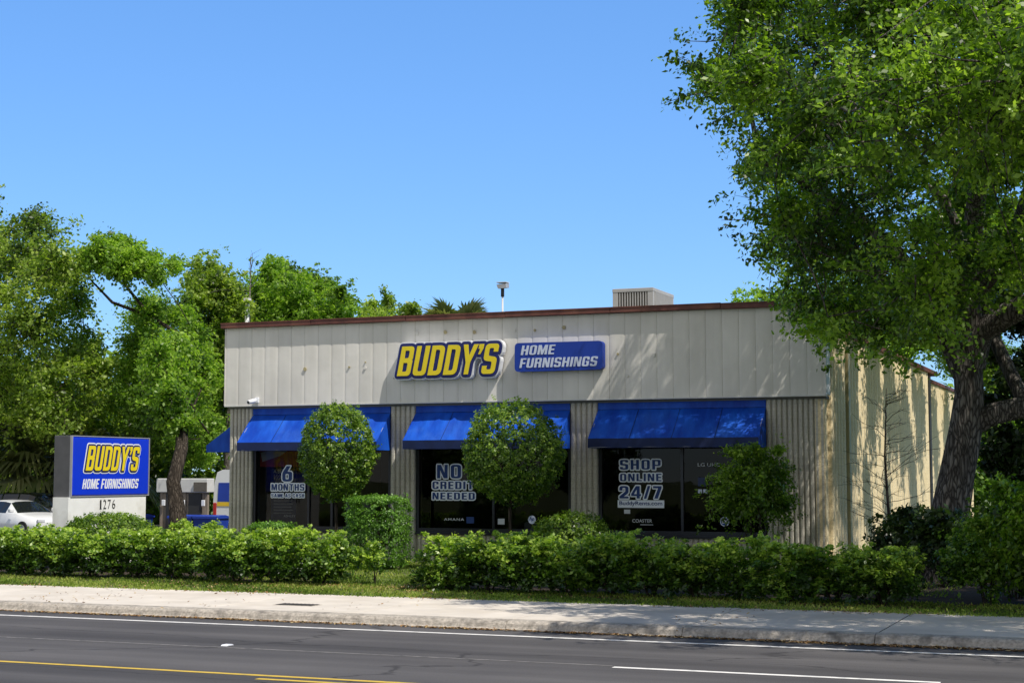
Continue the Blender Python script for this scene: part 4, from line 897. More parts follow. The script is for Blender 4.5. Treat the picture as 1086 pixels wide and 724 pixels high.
# ------------------------------------------------------------------ roof equipment, poles
hv=empty('rooftop_air_conditioner',(-14.6,47.1,6.25),'beige louvred air conditioning unit on the store roof','air conditioner')
MB().box(-15.26,-14.0,46.05,48.2,6.4,8.1).build('housing',M['hvac_dark'],hv,True)
mb=MB()
for x in (-15.27,-14.16): mb.box(x,x+.17,46.0,46.17,6.4,8.2)
mb.box(-14.16,-13.99,48.1,48.22,6.4,8.2); mb.box(-15.28,-13.98,45.99,48.23,8.1,8.21,.01); mb.box(-15.28,-13.98,45.99,48.23,6.25,6.4); mb.build('frame',M['hvac'],hv,True)
mb=MB()
for i in range(11): mb.box(-15.06+i*.083,-15.06+i*.083+.03,46.0,46.04,6.41,8.09)
for i in range(22): mb.box(-13.998,-13.975,46.2+i*.088,46.2+i*.088+.05,6.45,8.1)
mb.build('louvres',M['hvac'],hv,True)
fl=empty('parking_lot_light',(-25.5,62,.13),'pole with square floodlight showing above the roof edge','street lamp')
MB().tube([(-25.48,62,.13),(-25.48,62,10.25)],[.07,.04],10).build('pole',M['pole_metal'],fl,True)
mb=MB(); mb.tube([(-25.48,62,10.05),(-25.48,62,10.4)],.075,10); mb.build('bracket',M['dark_plastic'],fl,True)
mb=MB(); mb.add([(-25.70,61.85,10.56),(-25.27,61.85,10.60),(-25.27,62.2,10.63),(-25.70,62.2,10.59),(-25.63,61.85,10.38),(-25.26,61.85,10.41),(-25.26,62.2,10.44),(-25.63,62.2,10.41)],[(0,1,2,3),(7,6,5,4),(0,4,5,1),(1,5,6,2),(2,6,7,3),(3,7,4,0)]); mb.build('lamp_head',M['grey_metal'],fl,True)
mb=MB(); mb.box(-25.71,-25.25,61.83,62.22,10.64,10.665); mb.build('lamp_cover',M['white_metal'],fl,True)
pl=empty('utility_pole',(-36.7,60,.13),'slim pale utility pole standing among the trees behind the store','pole')
MB().tube([(-36.74,60,.13),(-36.74,60,10.1)],[.12,.09],10).build('pole',M['pole_metal'],pl,True)
MB().box(-36.88,-36.6,59.88,60.12,10.1,10.24,.02).build('cap',M['white_metal'],pl,True)

# ------------------------------------------------------------------ behind: shed, fence, bins
K=51/66
sh=empty('storage_shed',(-33.4,52,.13),'long low shed with white metal front band and wooden wall behind the parking lot','shed')
MB().box(-35.1,-32.85,51,51.5,1.90,2.42,.02).build('roof_band',M['white_metal'],sh,True)
mb=MB()
for i in range(16): mb.box(-35.0+i*.131,-35.0+i*.131+.12,51.12+.01*(i%2),51.25,.13,1.9)
mb.build('wooden_wall',M['fence_wood'],sh,True)
for x0,x1 in ((-34.7,-34.1),(-33.7,-33.15)): MB().box(x0,x1,51.06,51.11,.45,1.86).build('doorway',M['dark_plastic'],sh,True)
MB().box(-33.4,-32.85,50.93,50.99,1.93,2.28).build('vent_panel',M['hvac_dark'],sh,True)
for x in (-34.85,-33.98,-33.1): MB().box(x,x+.14,51.0,51.055,1.4,1.62,.01).build('notice',M['letter_white'],sh,True)
fe=empty('wooden_fence',(-50,69,.13),'weathered board fence left of the shed behind the parking lot','fence')
mb=MB()
for i in range(60): mb.box(-55.8+i*.17,-55.8+i*.17+.155,68.3,68.33,.13,1.9+.02*(i%3))
mb.build('boards',M['fence_wood'],fe,True)
for i in range(5): MB().box(-55.5+i*2.4,-55.4+i*2.4,68.34,68.44,.13,2.0).build('post',M['fence_wood'],fe,True)
for i,(x,y,lb) in enumerate([(-35.3,50.0,'blue plastic bin, leftmost of three before the shed'),(-33.0,49.9,'blue plastic bin, middle of three before the shed'),(-31.95,49.9,'blue plastic bin nearest the white van')]):
    r=empty('recycling_bin',(x,y,.136),lb,'bin','blue bins in front of the shed')
    mb=MB(); mb.add([(-.42,-.35,.08),(.42,-.35,.08),(.42,.35,.08),(-.42,.35,.08),(-.5,-.42,.85),(.5,-.42,.85),(.5,.42,.85),(-.5,.42,.85)],[(3,2,1,0),(4,5,6,7),(0,1,5,4),(1,2,6,5),(2,3,7,6),(3,0,4,7)]); mb.build('bin_body',M['blue_plastic'],r)
    mb=MB(); mb.prism([(-.46,.852),(.46,.852),(.46,.90),(.1,.97),(-.46,.93)],0,-.54,.54); mb.build('lid',M['blue_plastic'],r)

# ------------------------------------------------------------------ vehicles
def car(name,label,cat,loc,rz,paint,st,wb,zr,lab2=None):
    """st: stations along x (nose at +x): (x, half width, bottom, belt, roof, greenhouse half width, glass flag)"""
    r=empty(name,loc,label,cat,None,rz)
    V=[];nc=13
    for (x,w,zb,bl,rf,gw) in st:
        half=[(0,zb),(w*.86,zb),(w*.98,zb+.12),(w,(zb+bl)/2),(w*.96,bl),(gw,rf-.05 if rf>bl+.1 else rf-.01),(gw*.7,rf)]
        c=[(y,z) for y,z in half]+[(-y,z) for y,z in half[::-1][:-1]]
        c=[(0,zb)]+half[1:]+[(0,rf+.012)]+[(-y,z) for y,z in half[::-1][:-1]]
        V.append([(x,y,z) for y,z in c])
    n=len(V[0]); body=MB(); gl=MB(); side=MB()
    allv=[p for s in V for p in s]; bf=[];gf=[];sf=[]
    for i in range(len(V)-1):
        ca=st[i][4]-st[i][3]; cb=st[i+1][4]-st[i+1][3]; hi=max(ca,cb)>.3; both=min(ca,cb)>.3
        for k in range(n):
            f=(i*n+k,i*n+(k+1)%n,(i+1)*n+(k+1)%n,(i+1)*n+k)
            upper=k in (6,7) or k in (5,8); sidek=k in (4,9) 
            if sidek and both and (st[i+1][0]-st[i][0])>.25 or (sidek and both and (st[i][0]-st[i+1][0])>.25): sf.append(f)
            elif hi and not both and (k in (5,6,7,8)): gf.append(f)
            else: bf.append(f)
    body.add(allv,bf,True); body.add(V[0],[tuple(range(n))]); body.add(V[-1],[tuple(range(n))[::-1]])
    body.build('body',paint,r)
    nS=len(V[0])
    for nm,ok in (('windshield',lambda f:allv[f[0]][0]>0),('rear_window',lambda f:allv[f[0]][0]<=0)):
        q=[f for f in gf if ok(f)]
        if q: g_=MB(); g_.add(allv,q,True); g_.build(nm,M['car_glass'],r)
    for sg in (1,-1):
        q=[f for f in sf if allv[f[0]][1]*sg>0]
        if q: g_=MB(); g_.add(allv,q); g_.build('side_window',M['car_glass'],r)
    W=max(s[1] for s in st)
    for x in wb:
        for s in (-1,1):
            m=MB(); m.tube([(x,s*(W-.2),.33),(x,s*(W+.015),.33)],.33,20,smooth=False); wh=m.build('wheel',M['tyre'],r)
            m=MB(); m.tube([(x,s*(W+.01),.33),(x,s*(W+.03),.33)],.2,14,smooth=False); m.build('rim',M['rim'],wh)
    xf=st[0][0]
    for s in (-1,1):
        MB().box(xf-.10,xf+.012,s*.62-.16,s*.62+.16,.62,.74,.02).build('headlight',M['clear_lamp'],r)
        MB().box(st[-1][0]-.012,st[-1][0]+.08,s*.66-.12,s*.66+.12,.78,.92,.02).build('tail_light',M['red_lamp'],r)
        MB().box(wb[0]-.68,wb[0]-.48,s*(W+.1)-.09,s*(W+.1)+.09,st[len(st)//2][3]+.02,st[len(st)//2][3]+.17,.03).build('mirror',paint,r)
    return r
sedan=[(2.25,.72,.30,.62,.63,.6),(2.1,.83,.22,.72,.75,.72),(1.3,.88,.18,.86,.90,.78),(.95,.89,.18,.93,.97,.78),(.28,.89,.18,.95,1.38,.60),(-.1,.89,.18,.96,1.43,.60),(-.55,.89,.18,.97,1.44,.60),(-.63,.89,.18,.97,1.44,.60),(-1.25,.88,.18,.98,1.38,.58),(-1.75,.86,.20,1.02,1.10,.72),(-2.15,.82,.25,1.0,1.05,.7),(-2.3,.76,.35,.9,.92,.66)]
suv=[(2.35,.78,.35,.80,.82,.66),(2.2,.88,.28,.95,1.0,.78),(1.35,.93,.24,1.06,1.12,.84),(1.05,.94,.24,1.1,1.15,.82),(.42,.94,.24,1.12,1.58,.68),(.1,.94,.24,1.13,1.66,.68),(-.4,.94,.24,1.13,1.68,.68),(-.48,.94,.24,1.13,1.68,.68),(-1.3,.94,.24,1.14,1.67,.68),(-1.38,.94,.24,1.14,1.67,.68),(-2.1,.92,.24,1.15,1.60,.66),(-2.4,.88,.28,1.1,1.18,.78),(-2.5,.82,.38,1.0,1.02,.72)]
car('parked_sedan','white sedan parked behind the hedge left of the roadside sign','car',(-41.15,50.7,.14),D2R(-16),M['car_white'],sedan,(1.4,-1.4),1.44)
car('parked_suv','black sport utility vehicle parked behind the white sedan','car',(-42.6,53.7,.14),D2R(-6),M['car_black'],suv,(1.5,-1.5),1.68)
# white van, rear toward the road
van=empty('parked_van',(-34.1,55,.14),'white van with blue and yellow rear parked beyond the left end of the store','van')
mb=MB(); mb.prism([(-1.02,.35),(1.02,.35),(1.04,1.2),(.98,2.1),(.86,2.52),(.6,2.62),(-.6,2.62),(-.86,2.52),(-.98,2.1),(-1.04,1.2)],1,0,5.2); mb.build('body',M['car_white'],van)
mb=MB(); mb.prism([(-.82,1.35),(.82,1.35),(.78,2.1),(-.78,2.1)],1,-.02,-.002); mb.build('blue_rear_panel',M['blue_plastic'],van)
mb=MB(); mb.box(-.84,.84,-.02,-.002,1.17,1.33); mb.build('yellow_stripe',M['van_yellow'],van)
mb=MB(); mb.box(-.9,.9,-.14,0,.35,.52,.02); mb.build('bumper',M['dark_plastic'],van)
for s in (-1,1):
    MB().box(s*.95-.07,s*.95+.07,-.03,.05,.62,1.3,.01).build('tail_light',M['red_lamp'],van)
    for y in (.9,4.2):
        m=MB(); m.tube([(s*.8,y,.35),(s*1.03,y,.35)],.35,20,smooth=False); m.build('wheel',M['tyre'],van)
# ------------------------------------------------------------------ trees
bl=lambda L_:[tuple(b) for b in L_]
# big live oak at the right
OAKG=[b for b in BLOBS_OAK]
for b in [(-5.0,27.6,9.0,1.5),(-2.2,26.4,8.6,1.6),(.6,26.0,9.2,1.7),(3.2,26.6,8.8,1.7),(-3.8,28.6,10.6,1.6),(-.6,28.2,10.8,1.8),(2.6,29,11,1.9),(5.2,28.6,9.2,1.7),(1.5,31,8.0,1.5),(4.2,31.5,7.6,1.6),(6.5,33,9,1.9),(7,36,9.5,1.9),(4.5,37,8.2,1.7),(5.5,39.5,10,1.9),(2.5,40.5,9.2,1.7),(1.5,37.5,7.4,1.4),(.5,33.4,7.0,1.3)]: OAKG.append(b)
for b in [(-4.6,25.2,8.4,1.1),(-2.6,24.2,8.6,1.3),(-.4,23.8,8.4,1.4),(1.8,24.0,8.8,1.5),(4.0,24.4,8.6,1.5),(-3.6,23.4,7.9,1.3),(-1.4,22.8,8.2,1.5),(.8,22.9,7.8,1.5),(3.0,23.2,8.2,1.6),(-2.4,25.4,9.8,1.5),(.4,25.0,10,1.6),(2.8,25.2,10,1.6),(-6.0,26.4,9.4,.9),(-7.4,38.6,10.2,.8),(-6.0,39.0,11.6,.9),(-8.4,38.4,12.4,.9)]: OAKG.append(b)
for b in [(-7.75,38.6,6.6,.55),(-7.3,38.2,6.0,.5),(-6.9,38.0,6.3,.7),(-6.2,37.6,6.2,.7),(-8.3,38.8,7.2,.6),(-4.9,36.8,5.7,.5),(-5.4,37.2,6.1,.6)]: OAKG.append(b)
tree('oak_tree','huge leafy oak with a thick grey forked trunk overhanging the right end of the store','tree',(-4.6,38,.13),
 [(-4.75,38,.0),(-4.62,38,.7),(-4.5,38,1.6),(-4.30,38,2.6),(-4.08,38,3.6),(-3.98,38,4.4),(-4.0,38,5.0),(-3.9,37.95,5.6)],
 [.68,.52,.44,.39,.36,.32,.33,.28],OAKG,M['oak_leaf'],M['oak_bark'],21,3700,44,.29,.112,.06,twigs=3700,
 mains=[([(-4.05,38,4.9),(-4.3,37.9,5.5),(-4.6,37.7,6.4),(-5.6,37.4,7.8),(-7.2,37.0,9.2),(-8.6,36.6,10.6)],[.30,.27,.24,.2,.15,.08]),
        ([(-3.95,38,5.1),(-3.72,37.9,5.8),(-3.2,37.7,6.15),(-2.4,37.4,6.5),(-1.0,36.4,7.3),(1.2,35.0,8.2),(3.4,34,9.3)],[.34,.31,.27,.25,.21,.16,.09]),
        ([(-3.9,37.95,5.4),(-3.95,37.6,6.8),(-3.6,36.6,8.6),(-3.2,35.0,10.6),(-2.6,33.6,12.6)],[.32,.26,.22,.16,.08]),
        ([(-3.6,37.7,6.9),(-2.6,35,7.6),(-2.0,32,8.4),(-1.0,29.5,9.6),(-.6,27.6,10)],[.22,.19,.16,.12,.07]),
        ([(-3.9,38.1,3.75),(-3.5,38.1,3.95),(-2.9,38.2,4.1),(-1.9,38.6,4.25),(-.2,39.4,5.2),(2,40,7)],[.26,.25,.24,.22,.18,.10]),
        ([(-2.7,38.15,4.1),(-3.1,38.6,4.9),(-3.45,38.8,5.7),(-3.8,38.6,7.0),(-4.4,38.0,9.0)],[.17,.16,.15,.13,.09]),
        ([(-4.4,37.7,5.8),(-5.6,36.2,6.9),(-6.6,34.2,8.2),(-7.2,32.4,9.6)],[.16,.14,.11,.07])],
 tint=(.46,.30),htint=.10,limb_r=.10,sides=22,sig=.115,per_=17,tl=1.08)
# second oak further back along the side wall
tree('oak_tree','second oak behind the big one whose leaves shade the cream side wall','tree',(1.5,52,.13),
 [(1.5,52,.1),(1.4,52,2),(1.0,52,4.2),(.2,51.6,6)],[.4,.33,.28,.2],
 [(-4.4+.9*math.sin(i*2.4),41.5+i*1.15,9.4+1.1*math.sin(i*1.7),.85+.3*math.sin(i*3.1)) for i in range(14)]+[(-.2+math.sin(i*1.9),45+i*2.4,9.6+math.cos(i*1.3),1.3) for i in range(5)]+[(-6.6,44,7.3,.7),(-6.3,47,7.2,.9),(-6.6,50.5,7.3,.8),(-6.2,54,7.2,.9),(-6.5,58,7.0,.8),(-6,62,7,1.2),(-6.2,66,6.6,1.4)],
 M['oak_leaf'],M['oak_bark'],41,1500,30,.45,.14,.08,tint=(.42,.24),twigs=30)
# background trees
tree('shade_tree','broad bushy tree filling the left edge behind the parked cars','tree',(-49.5,57,.13),
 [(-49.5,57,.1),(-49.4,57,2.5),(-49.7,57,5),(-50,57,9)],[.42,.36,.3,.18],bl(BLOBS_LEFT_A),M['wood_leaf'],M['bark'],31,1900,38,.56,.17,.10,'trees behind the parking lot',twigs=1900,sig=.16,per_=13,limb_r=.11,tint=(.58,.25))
tree('shade_tree','tree with a dark leaning trunk and an arching top left of the store','tree',(-32.3,48.3,.13),
 [(-32.25,48.3,.1),(-32.35,48.3,1.2),(-32.6,48.4,2.3),(-32.45,48.7,3.5),(-33.4,50.2,5.2),(-35.4,53,6.6),(-36.4,55,8.0)],[.36,.30,.26,.23,.16,.12,.09],bl(BLOBS_LEFT_B2+BLOBS_LEFT_B+[(-33.4,49.2,5.0,.8),(-34.2,50,4.5,.6),(-33.8,50.3,6.0,.8),(-34.6,50.5,5.4,.7),(-32.6,49.0,4.4,.35),(-33.0,48.9,5.6,.7),(-33.9,49.6,6.9,.9),(-34.8,51.5,7.4,.9),(-35.8,53.2,7.4,.8)]),M['wood_leaf_b'],M['bark'],32,1350,36,.46,.16,.09,'trees behind the parking lot',twigs=1350,mains=[([(-36.4,55,8.0),(-38.0,54.6,9.0),(-38.9,54.2,10.2),(-39.4,54,11.4)],[.09,.075,.055,.03]),([(-38.0,54.6,9.0),(-39.6,54.2,9.6),(-40.6,54,10.6)],[.08,.06,.03])],sig=.15,per_=12,limb_r=.08,tint=(.55,.25))
tree('shade_tree','green tree rising just left of the store roof corner','tree',(-37.5,60,.13),
 [(-37.5,60,.1),(-37.5,60,3),(-37.4,60,6),(-37.6,60,9)],[.34,.3,.25,.15],bl(BLOBS_LEFT_C),M['wood_leaf'],M['pale_bark'],33,1000,36,.5,.18,.10,'trees behind the parking lot',twigs=50,tint=(.5,.25))
tree('shade_tree','wide tree showing above the left part of the store roof','tree',(-36.5,66,.13),
 [(-36.5,66,.1),(-36.4,66,3),(-36.2,66,6),(-36.0,66,9)],[.34,.3,.25,.15],bl(BLOBS_LEFT_D),M['wood_leaf_b'],M['bark'],34,1150,36,.55,.19,.11,'trees behind the parking lot',twigs=50,tint=(.46,.25))
tree('shade_tree','small airy tree above the roof between the wide tree and the palm','tree',(-34,74,.13),
 [(-34,74,.1),(-33.9,74,4),(-33.6,74,8)],[.3,.24,.15],bl(BLOBS_LEFT_E),M['wood_leaf'],M['bark'],35,330,30,.5,.18,.10,'trees behind the parking lot',twigs=40,tint=(.5,.22))
tree('sapling','thin sapling top poking over the roof edge left of the palm','tree',(-28.7,58,.13),
 [(-28.7,58,.1),(-28.7,58,4),(-28.65,58,8.2),(-28.6,58,9)],[.09,.07,.05,.03],bl(BLOBS_LEFT_F),M['wood_leaf'],M['bark'],36,40,16,.16,.14,.08,tint=(.5,.22),limb_r=.03)
tree('shade_tree','tree behind the store roof under the oak branches','tree',(-17.5,76,.13),
 [(-17.5,76,.1),(-17.4,76,4),(-17,76,8)],[.4,.3,.2],bl(BLOBS_REAR),M['wood_leaf_b'],M['bark'],37,800,30,.55,.2,.11,tint=(.62,.22))

# bare dead branch top near the utility pole
root=empty('dead_tree',(-37.0,60.6,.13),'leafless grey branches sticking up above the utility pole','tree')
mb=MB(); rg=random.Random(8)
mb.tube([(-37.0,60.6,.1),(-37,60.6,9),(-36.95,60.6,12.2)],[.12,.05,.012],6)
for k in range(14):
    z=9.2+k*.2; a=rg.uniform(0,6.28); limb(mb,(-37+.002*k,60.6,z),(-37+math.cos(a)*.7,60.6+math.sin(a)*.5,z+rg.uniform(.3,.9)),.015,.004,rg,.2,4,4,0)
mb.build('trunk',M['pale_bark'],root,True)

# fan palms
def fan_palm(name,label,base,hub_z,n,rad,seed,trunk=True,droop=.35,cat='palm'):
    root=empty(name,base,label,cat); g=random.Random(seed); V=[];ti=[]; stems=MB()
    x0,y0,_=base; hub=Vector((x0,y0,hub_z))
    for i in range(n):
        az=g.uniform(0,2*math.pi); el=g.uniform(-.45,1.1)
        d=Vector((math.cos(az)*math.cos(el),math.sin(az)*math.cos(el),math.sin(el)))
        pl_=rad*g.uniform(.38,.55); c=hub+d*pl_; stems.tube([hub,c],[.02,.012],4)
        side=d.cross(Vector((0,0,1))); side=side.normalized() if side.length>.1 else Vector((1,0,0)); upv=side.cross(d)
        tv=g.uniform(.2,.85) if el>-.1 else g.uniform(.6,1)
        m=22
        for k in range(m):
            an=-1.9+3.8*k/(m-1); L_=rad*.62*(1-.18*abs(an)/1.9)*g.uniform(.9,1.1)
            v=d*math.cos(an)+side*math.sin(an); v=v+upv*.12
            tip=c+v*L_-Vector((0,0,droop*L_*g.uniform(.4,1))); mid=c+v*L_*.55; w=v.cross(upv).normalized()*L_*.05
            V+=[tuple(c),tuple(mid-w),tuple(tip),tuple(mid+w)]; ti.append(min(1,max(0,tv+g.uniform(-.15,.15))))
    link('fronds',quad_mesh('fronds',np.array(V),len(ti),np.array(ti)),M['palm_leaf'],root,True)
    stems.build('petioles',M['palm_leaf'],root,True)
    mb=MB(); mb.tube([(x0,y0,.1),(x0,y0,hub_z*.5),(x0,y0,hub_z)],[.22,.18,.2] if trunk else [.25,.22,.15],10,rough=.15,rng=g); mb.build('trunk',M['bark'],root,True)
fan_palm('fan_palm','fan palm crown peeking over the store roof near the floodlight',(-25.8,58,.13),7.95,46,1.95,5)
fan_palm('palmetto','shaggy palmetto left of the roadside sign behind the cars',(-45.2,57.5,.13),2.9,60,3.0,6,False,.6)
fan_palm('palmetto','smaller palmetto just behind the roadside sign',(-42.4,57.8,.13),2.7,44,2.6,7,False,.6)

# ------------------------------------------------------------------ shrubs
def bush_mesh(seed,rx,ry,zc,rz,clumps,per,cs,L,W,lumps=9,htint=.3,tint=(.42,.25),spiky=0,squash=1):
    g=random.Random(seed); B=[(0,0,zc,rx*.82,ry*.82,rz*.85)]
    for i in range(lumps):
        a=g.uniform(0,6.28); e=g.uniform(-.6,1.1); B.append((math.cos(a)*math.cos(e)*rx*.6,math.sin(a)*math.cos(e)*ry*.6,zc+math.sin(e)*rz*.62,rx*.42,ry*.42,rz*.4))
    for i in range(spiky): a=g.uniform(0,6.28); q=g.uniform(0,.75); B.append((math.cos(a)*rx*q,math.sin(a)*ry*q,zc+rz*g.uniform(.85,1.12),.10,.10,.16))
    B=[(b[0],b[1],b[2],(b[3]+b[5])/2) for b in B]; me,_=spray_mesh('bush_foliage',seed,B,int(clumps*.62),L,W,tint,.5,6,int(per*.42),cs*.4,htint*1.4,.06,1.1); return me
def hedge_mesh(seed,clumps):
    g=random.Random(seed); B=[]
    for x in (-.42,0,.42):
        for y in (-.3,.1,.4):
            for z in (.34,.68,.98): B.append((x+g.uniform(-.09,.09),y*(.8 if z<.6 else 1)+g.uniform(-.07,.07),z+g.uniform(-.08,.08),.27,.27,.24))
    for i in range(14): B.append((g.uniform(-.6,.6),g.uniform(-.45,.45),g.uniform(1.12,1.32),.09,.09,.15))
    B=[(b[0],b[1],b[2],b[3]*1.12) for b in B]; me,_=spray_mesh('hedge_foliage',seed,B,190,.085,.05,(.36,.30),.55,5,8,.042,.95,.05,1.08); return me  # tint darkens base and gaps as shade; yellow tops are new leaves
def stems_mesh(seed,rx,top,n=5,r=.02,base=.10):
    g=random.Random(seed); mb=MB()
    for i in range(n):
        a=g.uniform(0,6.28); limb(mb,(math.cos(a)*base*.4,math.sin(a)*base*.4,0),(math.cos(a)*rx*g.uniform(.3,.7),math.sin(a)*rx*.6,top*g.uniform(.7,1)),r,r*.5,g,.1,4,5,.1)
    return mb.mesh('stems')
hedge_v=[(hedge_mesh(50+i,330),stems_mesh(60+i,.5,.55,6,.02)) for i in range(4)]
def shrub(name,label,cat,loc,rz,variant,sc,m,group=None):
    r=empty(name,loc,label,cat,group,(rz if 'hedge' not in name else (0 if rz<3.14 else math.pi)+(rz%1-.5)*.25)); r.scale=sc
    link('foliage',variant[0],m,r); link('stems',variant[1],M['bark'],r); return r
ORD=['first','second','third','fourth','fifth','sixth','seventh','eighth','ninth','tenth','eleventh','twelfth']
rg=random.Random(77)
nL=11
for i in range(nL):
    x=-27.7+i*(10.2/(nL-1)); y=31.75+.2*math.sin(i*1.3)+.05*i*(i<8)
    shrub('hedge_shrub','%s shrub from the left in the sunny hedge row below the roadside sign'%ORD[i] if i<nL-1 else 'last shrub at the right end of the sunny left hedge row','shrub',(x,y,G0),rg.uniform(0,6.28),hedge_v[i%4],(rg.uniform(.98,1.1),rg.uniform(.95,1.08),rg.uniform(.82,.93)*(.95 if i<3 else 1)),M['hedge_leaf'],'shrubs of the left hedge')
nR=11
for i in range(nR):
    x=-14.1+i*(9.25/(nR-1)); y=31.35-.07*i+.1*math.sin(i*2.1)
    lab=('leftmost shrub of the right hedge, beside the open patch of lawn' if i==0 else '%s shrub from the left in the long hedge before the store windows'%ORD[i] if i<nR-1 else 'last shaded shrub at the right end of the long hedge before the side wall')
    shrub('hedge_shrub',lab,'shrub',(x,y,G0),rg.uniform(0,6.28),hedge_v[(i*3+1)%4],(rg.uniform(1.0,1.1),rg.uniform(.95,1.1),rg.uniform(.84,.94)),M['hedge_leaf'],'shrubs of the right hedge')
# a thin young shrub in the gap
yv=(bush_mesh(90,.40,.36,.5,.36,60,14,.11,.08,.05,5,.3,(.5,.25),5),stems_mesh(91,.25,.5,3,.012))
shrub('young_shrub','thin young shrub growing in the lawn gap between the two hedges','shrub',(-16.35,32.2,G0),0,yv,(1,1,1),M['hedge_leaf'])
shrub('young_shrub','sparse small shrub at the edge of the gap left of the thin young shrub','shrub',(-17.6,33.6,G0),1,yv,(.8,.8,.8),M['hedge_leaf'])
# second row behind left hedge
v2=(bush_mesh(95,.75,.6,.85,.55,200,20,.14,.08,.05,8,.35,(.5,.24),8),stems_mesh(96,.5,.6,5,.02))
for i,(x,y,s,lb) in enumerate([(-23.4,35.2,.82,'light green shrub right behind the hedge beside the roadside sign'),(-22.35,35.0,.8,'light green shrub behind the hedge in front of the store corner pier'),(-27.9,34.9,.6,'light green shrub at the left of the roadside sign base')]):
    shrub('garden_shrub',lb,'shrub',(x,y,G0),i*2.0,v2,(s,s,s),M['hedge_leaf'])
# clipped shapes
def clipped(name,label,loc,seed,rx,ry,zc,rz,n,m,L=.045,W=.03,boxy=False,stem=True):
    r=empty(name,loc,label,'shrub'); g=np.random.default_rng(seed)
    per=14; d=g.normal(size=(n,3)); d/=np.linalg.norm(d,axis=1)[:,None]
    if boxy:
        q=d/np.max(np.abs(d)/np.array([1,1,1]),axis=1)[:,None]; q=q*.93+d*.07; C=q*(.86+.14*g.random(n)[:,None]**.5)*np.array([rx,ry,rz])
    else: C=d*(.80+.2*g.random(n)[:,None]**.6+.035*g.normal(size=(n,1)))*np.array([rx,ry,rz])
    ph=d@g.normal(size=(3,3))*1.7; C*=(1+(.0 if boxy else .085)*np.sin(ph).sum(1)/1.5+(g.random(n)>.965)*.09)[:,None]
    if not boxy: C[:,:2]*=(1+.07*d[:,2:3])
    C[:,2]+=zc; ci=np.repeat(np.arange(n),per); N_=n*per
    P=C[ci]+g.normal(size=(N_,3))*.035
    nr=d[ci]*.8+g.normal(size=(N_,3))*.5+np.array([0,0,.3]); nr/=np.linalg.norm(nr,axis=1)[:,None]
    t=g.normal(size=(N_,3)); t-=nr*(t*nr).sum(1)[:,None]; t/=np.linalg.norm(t,axis=1)[:,None]; s=np.cross(nr,t); k=(.6+.8*g.random(N_))[:,None]
    V=np.empty((N_,4,3)); V[:,0]=P-t*L*.5*k; V[:,1]=P+s*W*.5*k+nr*L*.06; V[:,2]=P+t*L*.5*k; V[:,3]=P-s*W*.5*k+nr*L*.06
    ti=.45+.2*g.normal(size=n)[ci]+.18*g.normal(size=N_)+.12*(P[:,2]-zc)/rz
    link('foliage',quad_mesh('clipped',V.reshape(-1,3),N_,np.clip(ti,0,1)),m,r)
    if stem:
        mb=MB(); gr=random.Random(seed); mb.tube([(0,0,0),(.03,0,max(.3,zc-rz)*.6),(0,0,zc)],[.06,.05,.04],8,rough=.1,rng=gr)
        for k in range(16): a=gr.uniform(0,6.28);e=gr.uniform(-.6,1.3); limb(mb,(0,0,zc-rz*.6),(math.cos(a)*math.cos(e)*rx*.8,math.sin(a)*math.cos(e)*ry*.8,zc+math.sin(e)*rz*.75),.022,.006,gr,.1,4,4,0)
        mb.build('stem',M['bark'],r)
    return r
clipped('topiary_tree','round clipped ball tree on a thin stem before the left blue awning',(-20.45,38,G0),1,1.0,1.02,3.05,1.26,1750,M['topiary_leaf'],.07,.042)
clipped('topiary_tree','egg shaped clipped ball tree before the middle blue awning',(-15.43,38,G0),2,1.28,1.2,2.92,1.30,2100,M['topiary_leaf'],.07,.042)
clipped('box_hedge','tall clipped square hedge block beside the second pier',(-18.86,37.4,G0),3,.72,.62,.98,.88,1500,M['box_leaf'],.055,.035,True)
clipped('box_hedge','low flat clipped shrub under the left shop window',(-21.82,37,G0),4,.55,.45,.62,.52,700,M['box_leaf'],.055,.035,True)
clipped('clipped_shrub','rounded clipped shrub behind the right hedge under the middle window',(-13.4,37,G0),5,1.02,.75,.75,.72,1200,M['topiary_leaf'],.06,.038)
clipped('clipped_shrub','trimmed rounded shrub in front of the roadside sign base',(-24.75,33.9,G0),6,1.28,.6,.92,.58,1500,M['topiary_leaf'],.06,.038)
# loose bush before the right window
bm_=(bush_mesh(101,1.15,1.0,1.95,1.05,800,26,.17,.09,.045,12,.25,(.4,.25),10),stems_mesh(102,.8,1.7,7,.03))
shrub('window_bush','loose dark bush standing before the right shop window','shrub',(-9.15,38.4,G0),0,bm_,(1,1,1),M['oak_leaf'])
# large shaded shrubs at the right edge
v3=[(bush_mesh(110+i,1.25,1.0,1.15,.95,620,24,.2,.12,.065,12,.3,(.38,.25),14),stems_mesh(115+i,.9,1.4,9,.022,.3)) for i in range(2)]
for i,(x,y,s,lb) in enumerate([(-3.05,31.6,.72,'big shaded shrub at the foot of the oak, leftmost of the right edge group'),(-2.0,31.2,.98,'tall leaning shrub with bare stems at the right edge of the photo'),(-.4,31.4,1.1,'shrub past the right edge behind the tall leaning one'),(-2.7,33.4,1.0,'dark shrub half hidden behind the tall leaning shrub')]):
    shrub('large_shrub',lb,'shrub',(x,y,G0),i*1.7,v3[i%2],(s,s,s),M['hedge_leaf'] if i!=3 else M['oak_leaf'])
sv=(bush_mesh(120,.55,.5,.7,.55,130,20,.15,.10,.055,6,.3,(.45,.25),5),stems_mesh(121,.4,.5,5,.015))
shrub('low_shrub','small green shrub at the foot of the bare sapling','shrub',(-6.1,39.6,G0),0,sv,(1,1,1.15),M['oak_leaf'])
shrub('low_shrub','small shrub hugging the oak trunk base','shrub',(-5.1,37.0,G0),2,sv,(1.25,1.1,1.3),M['oak_leaf'])
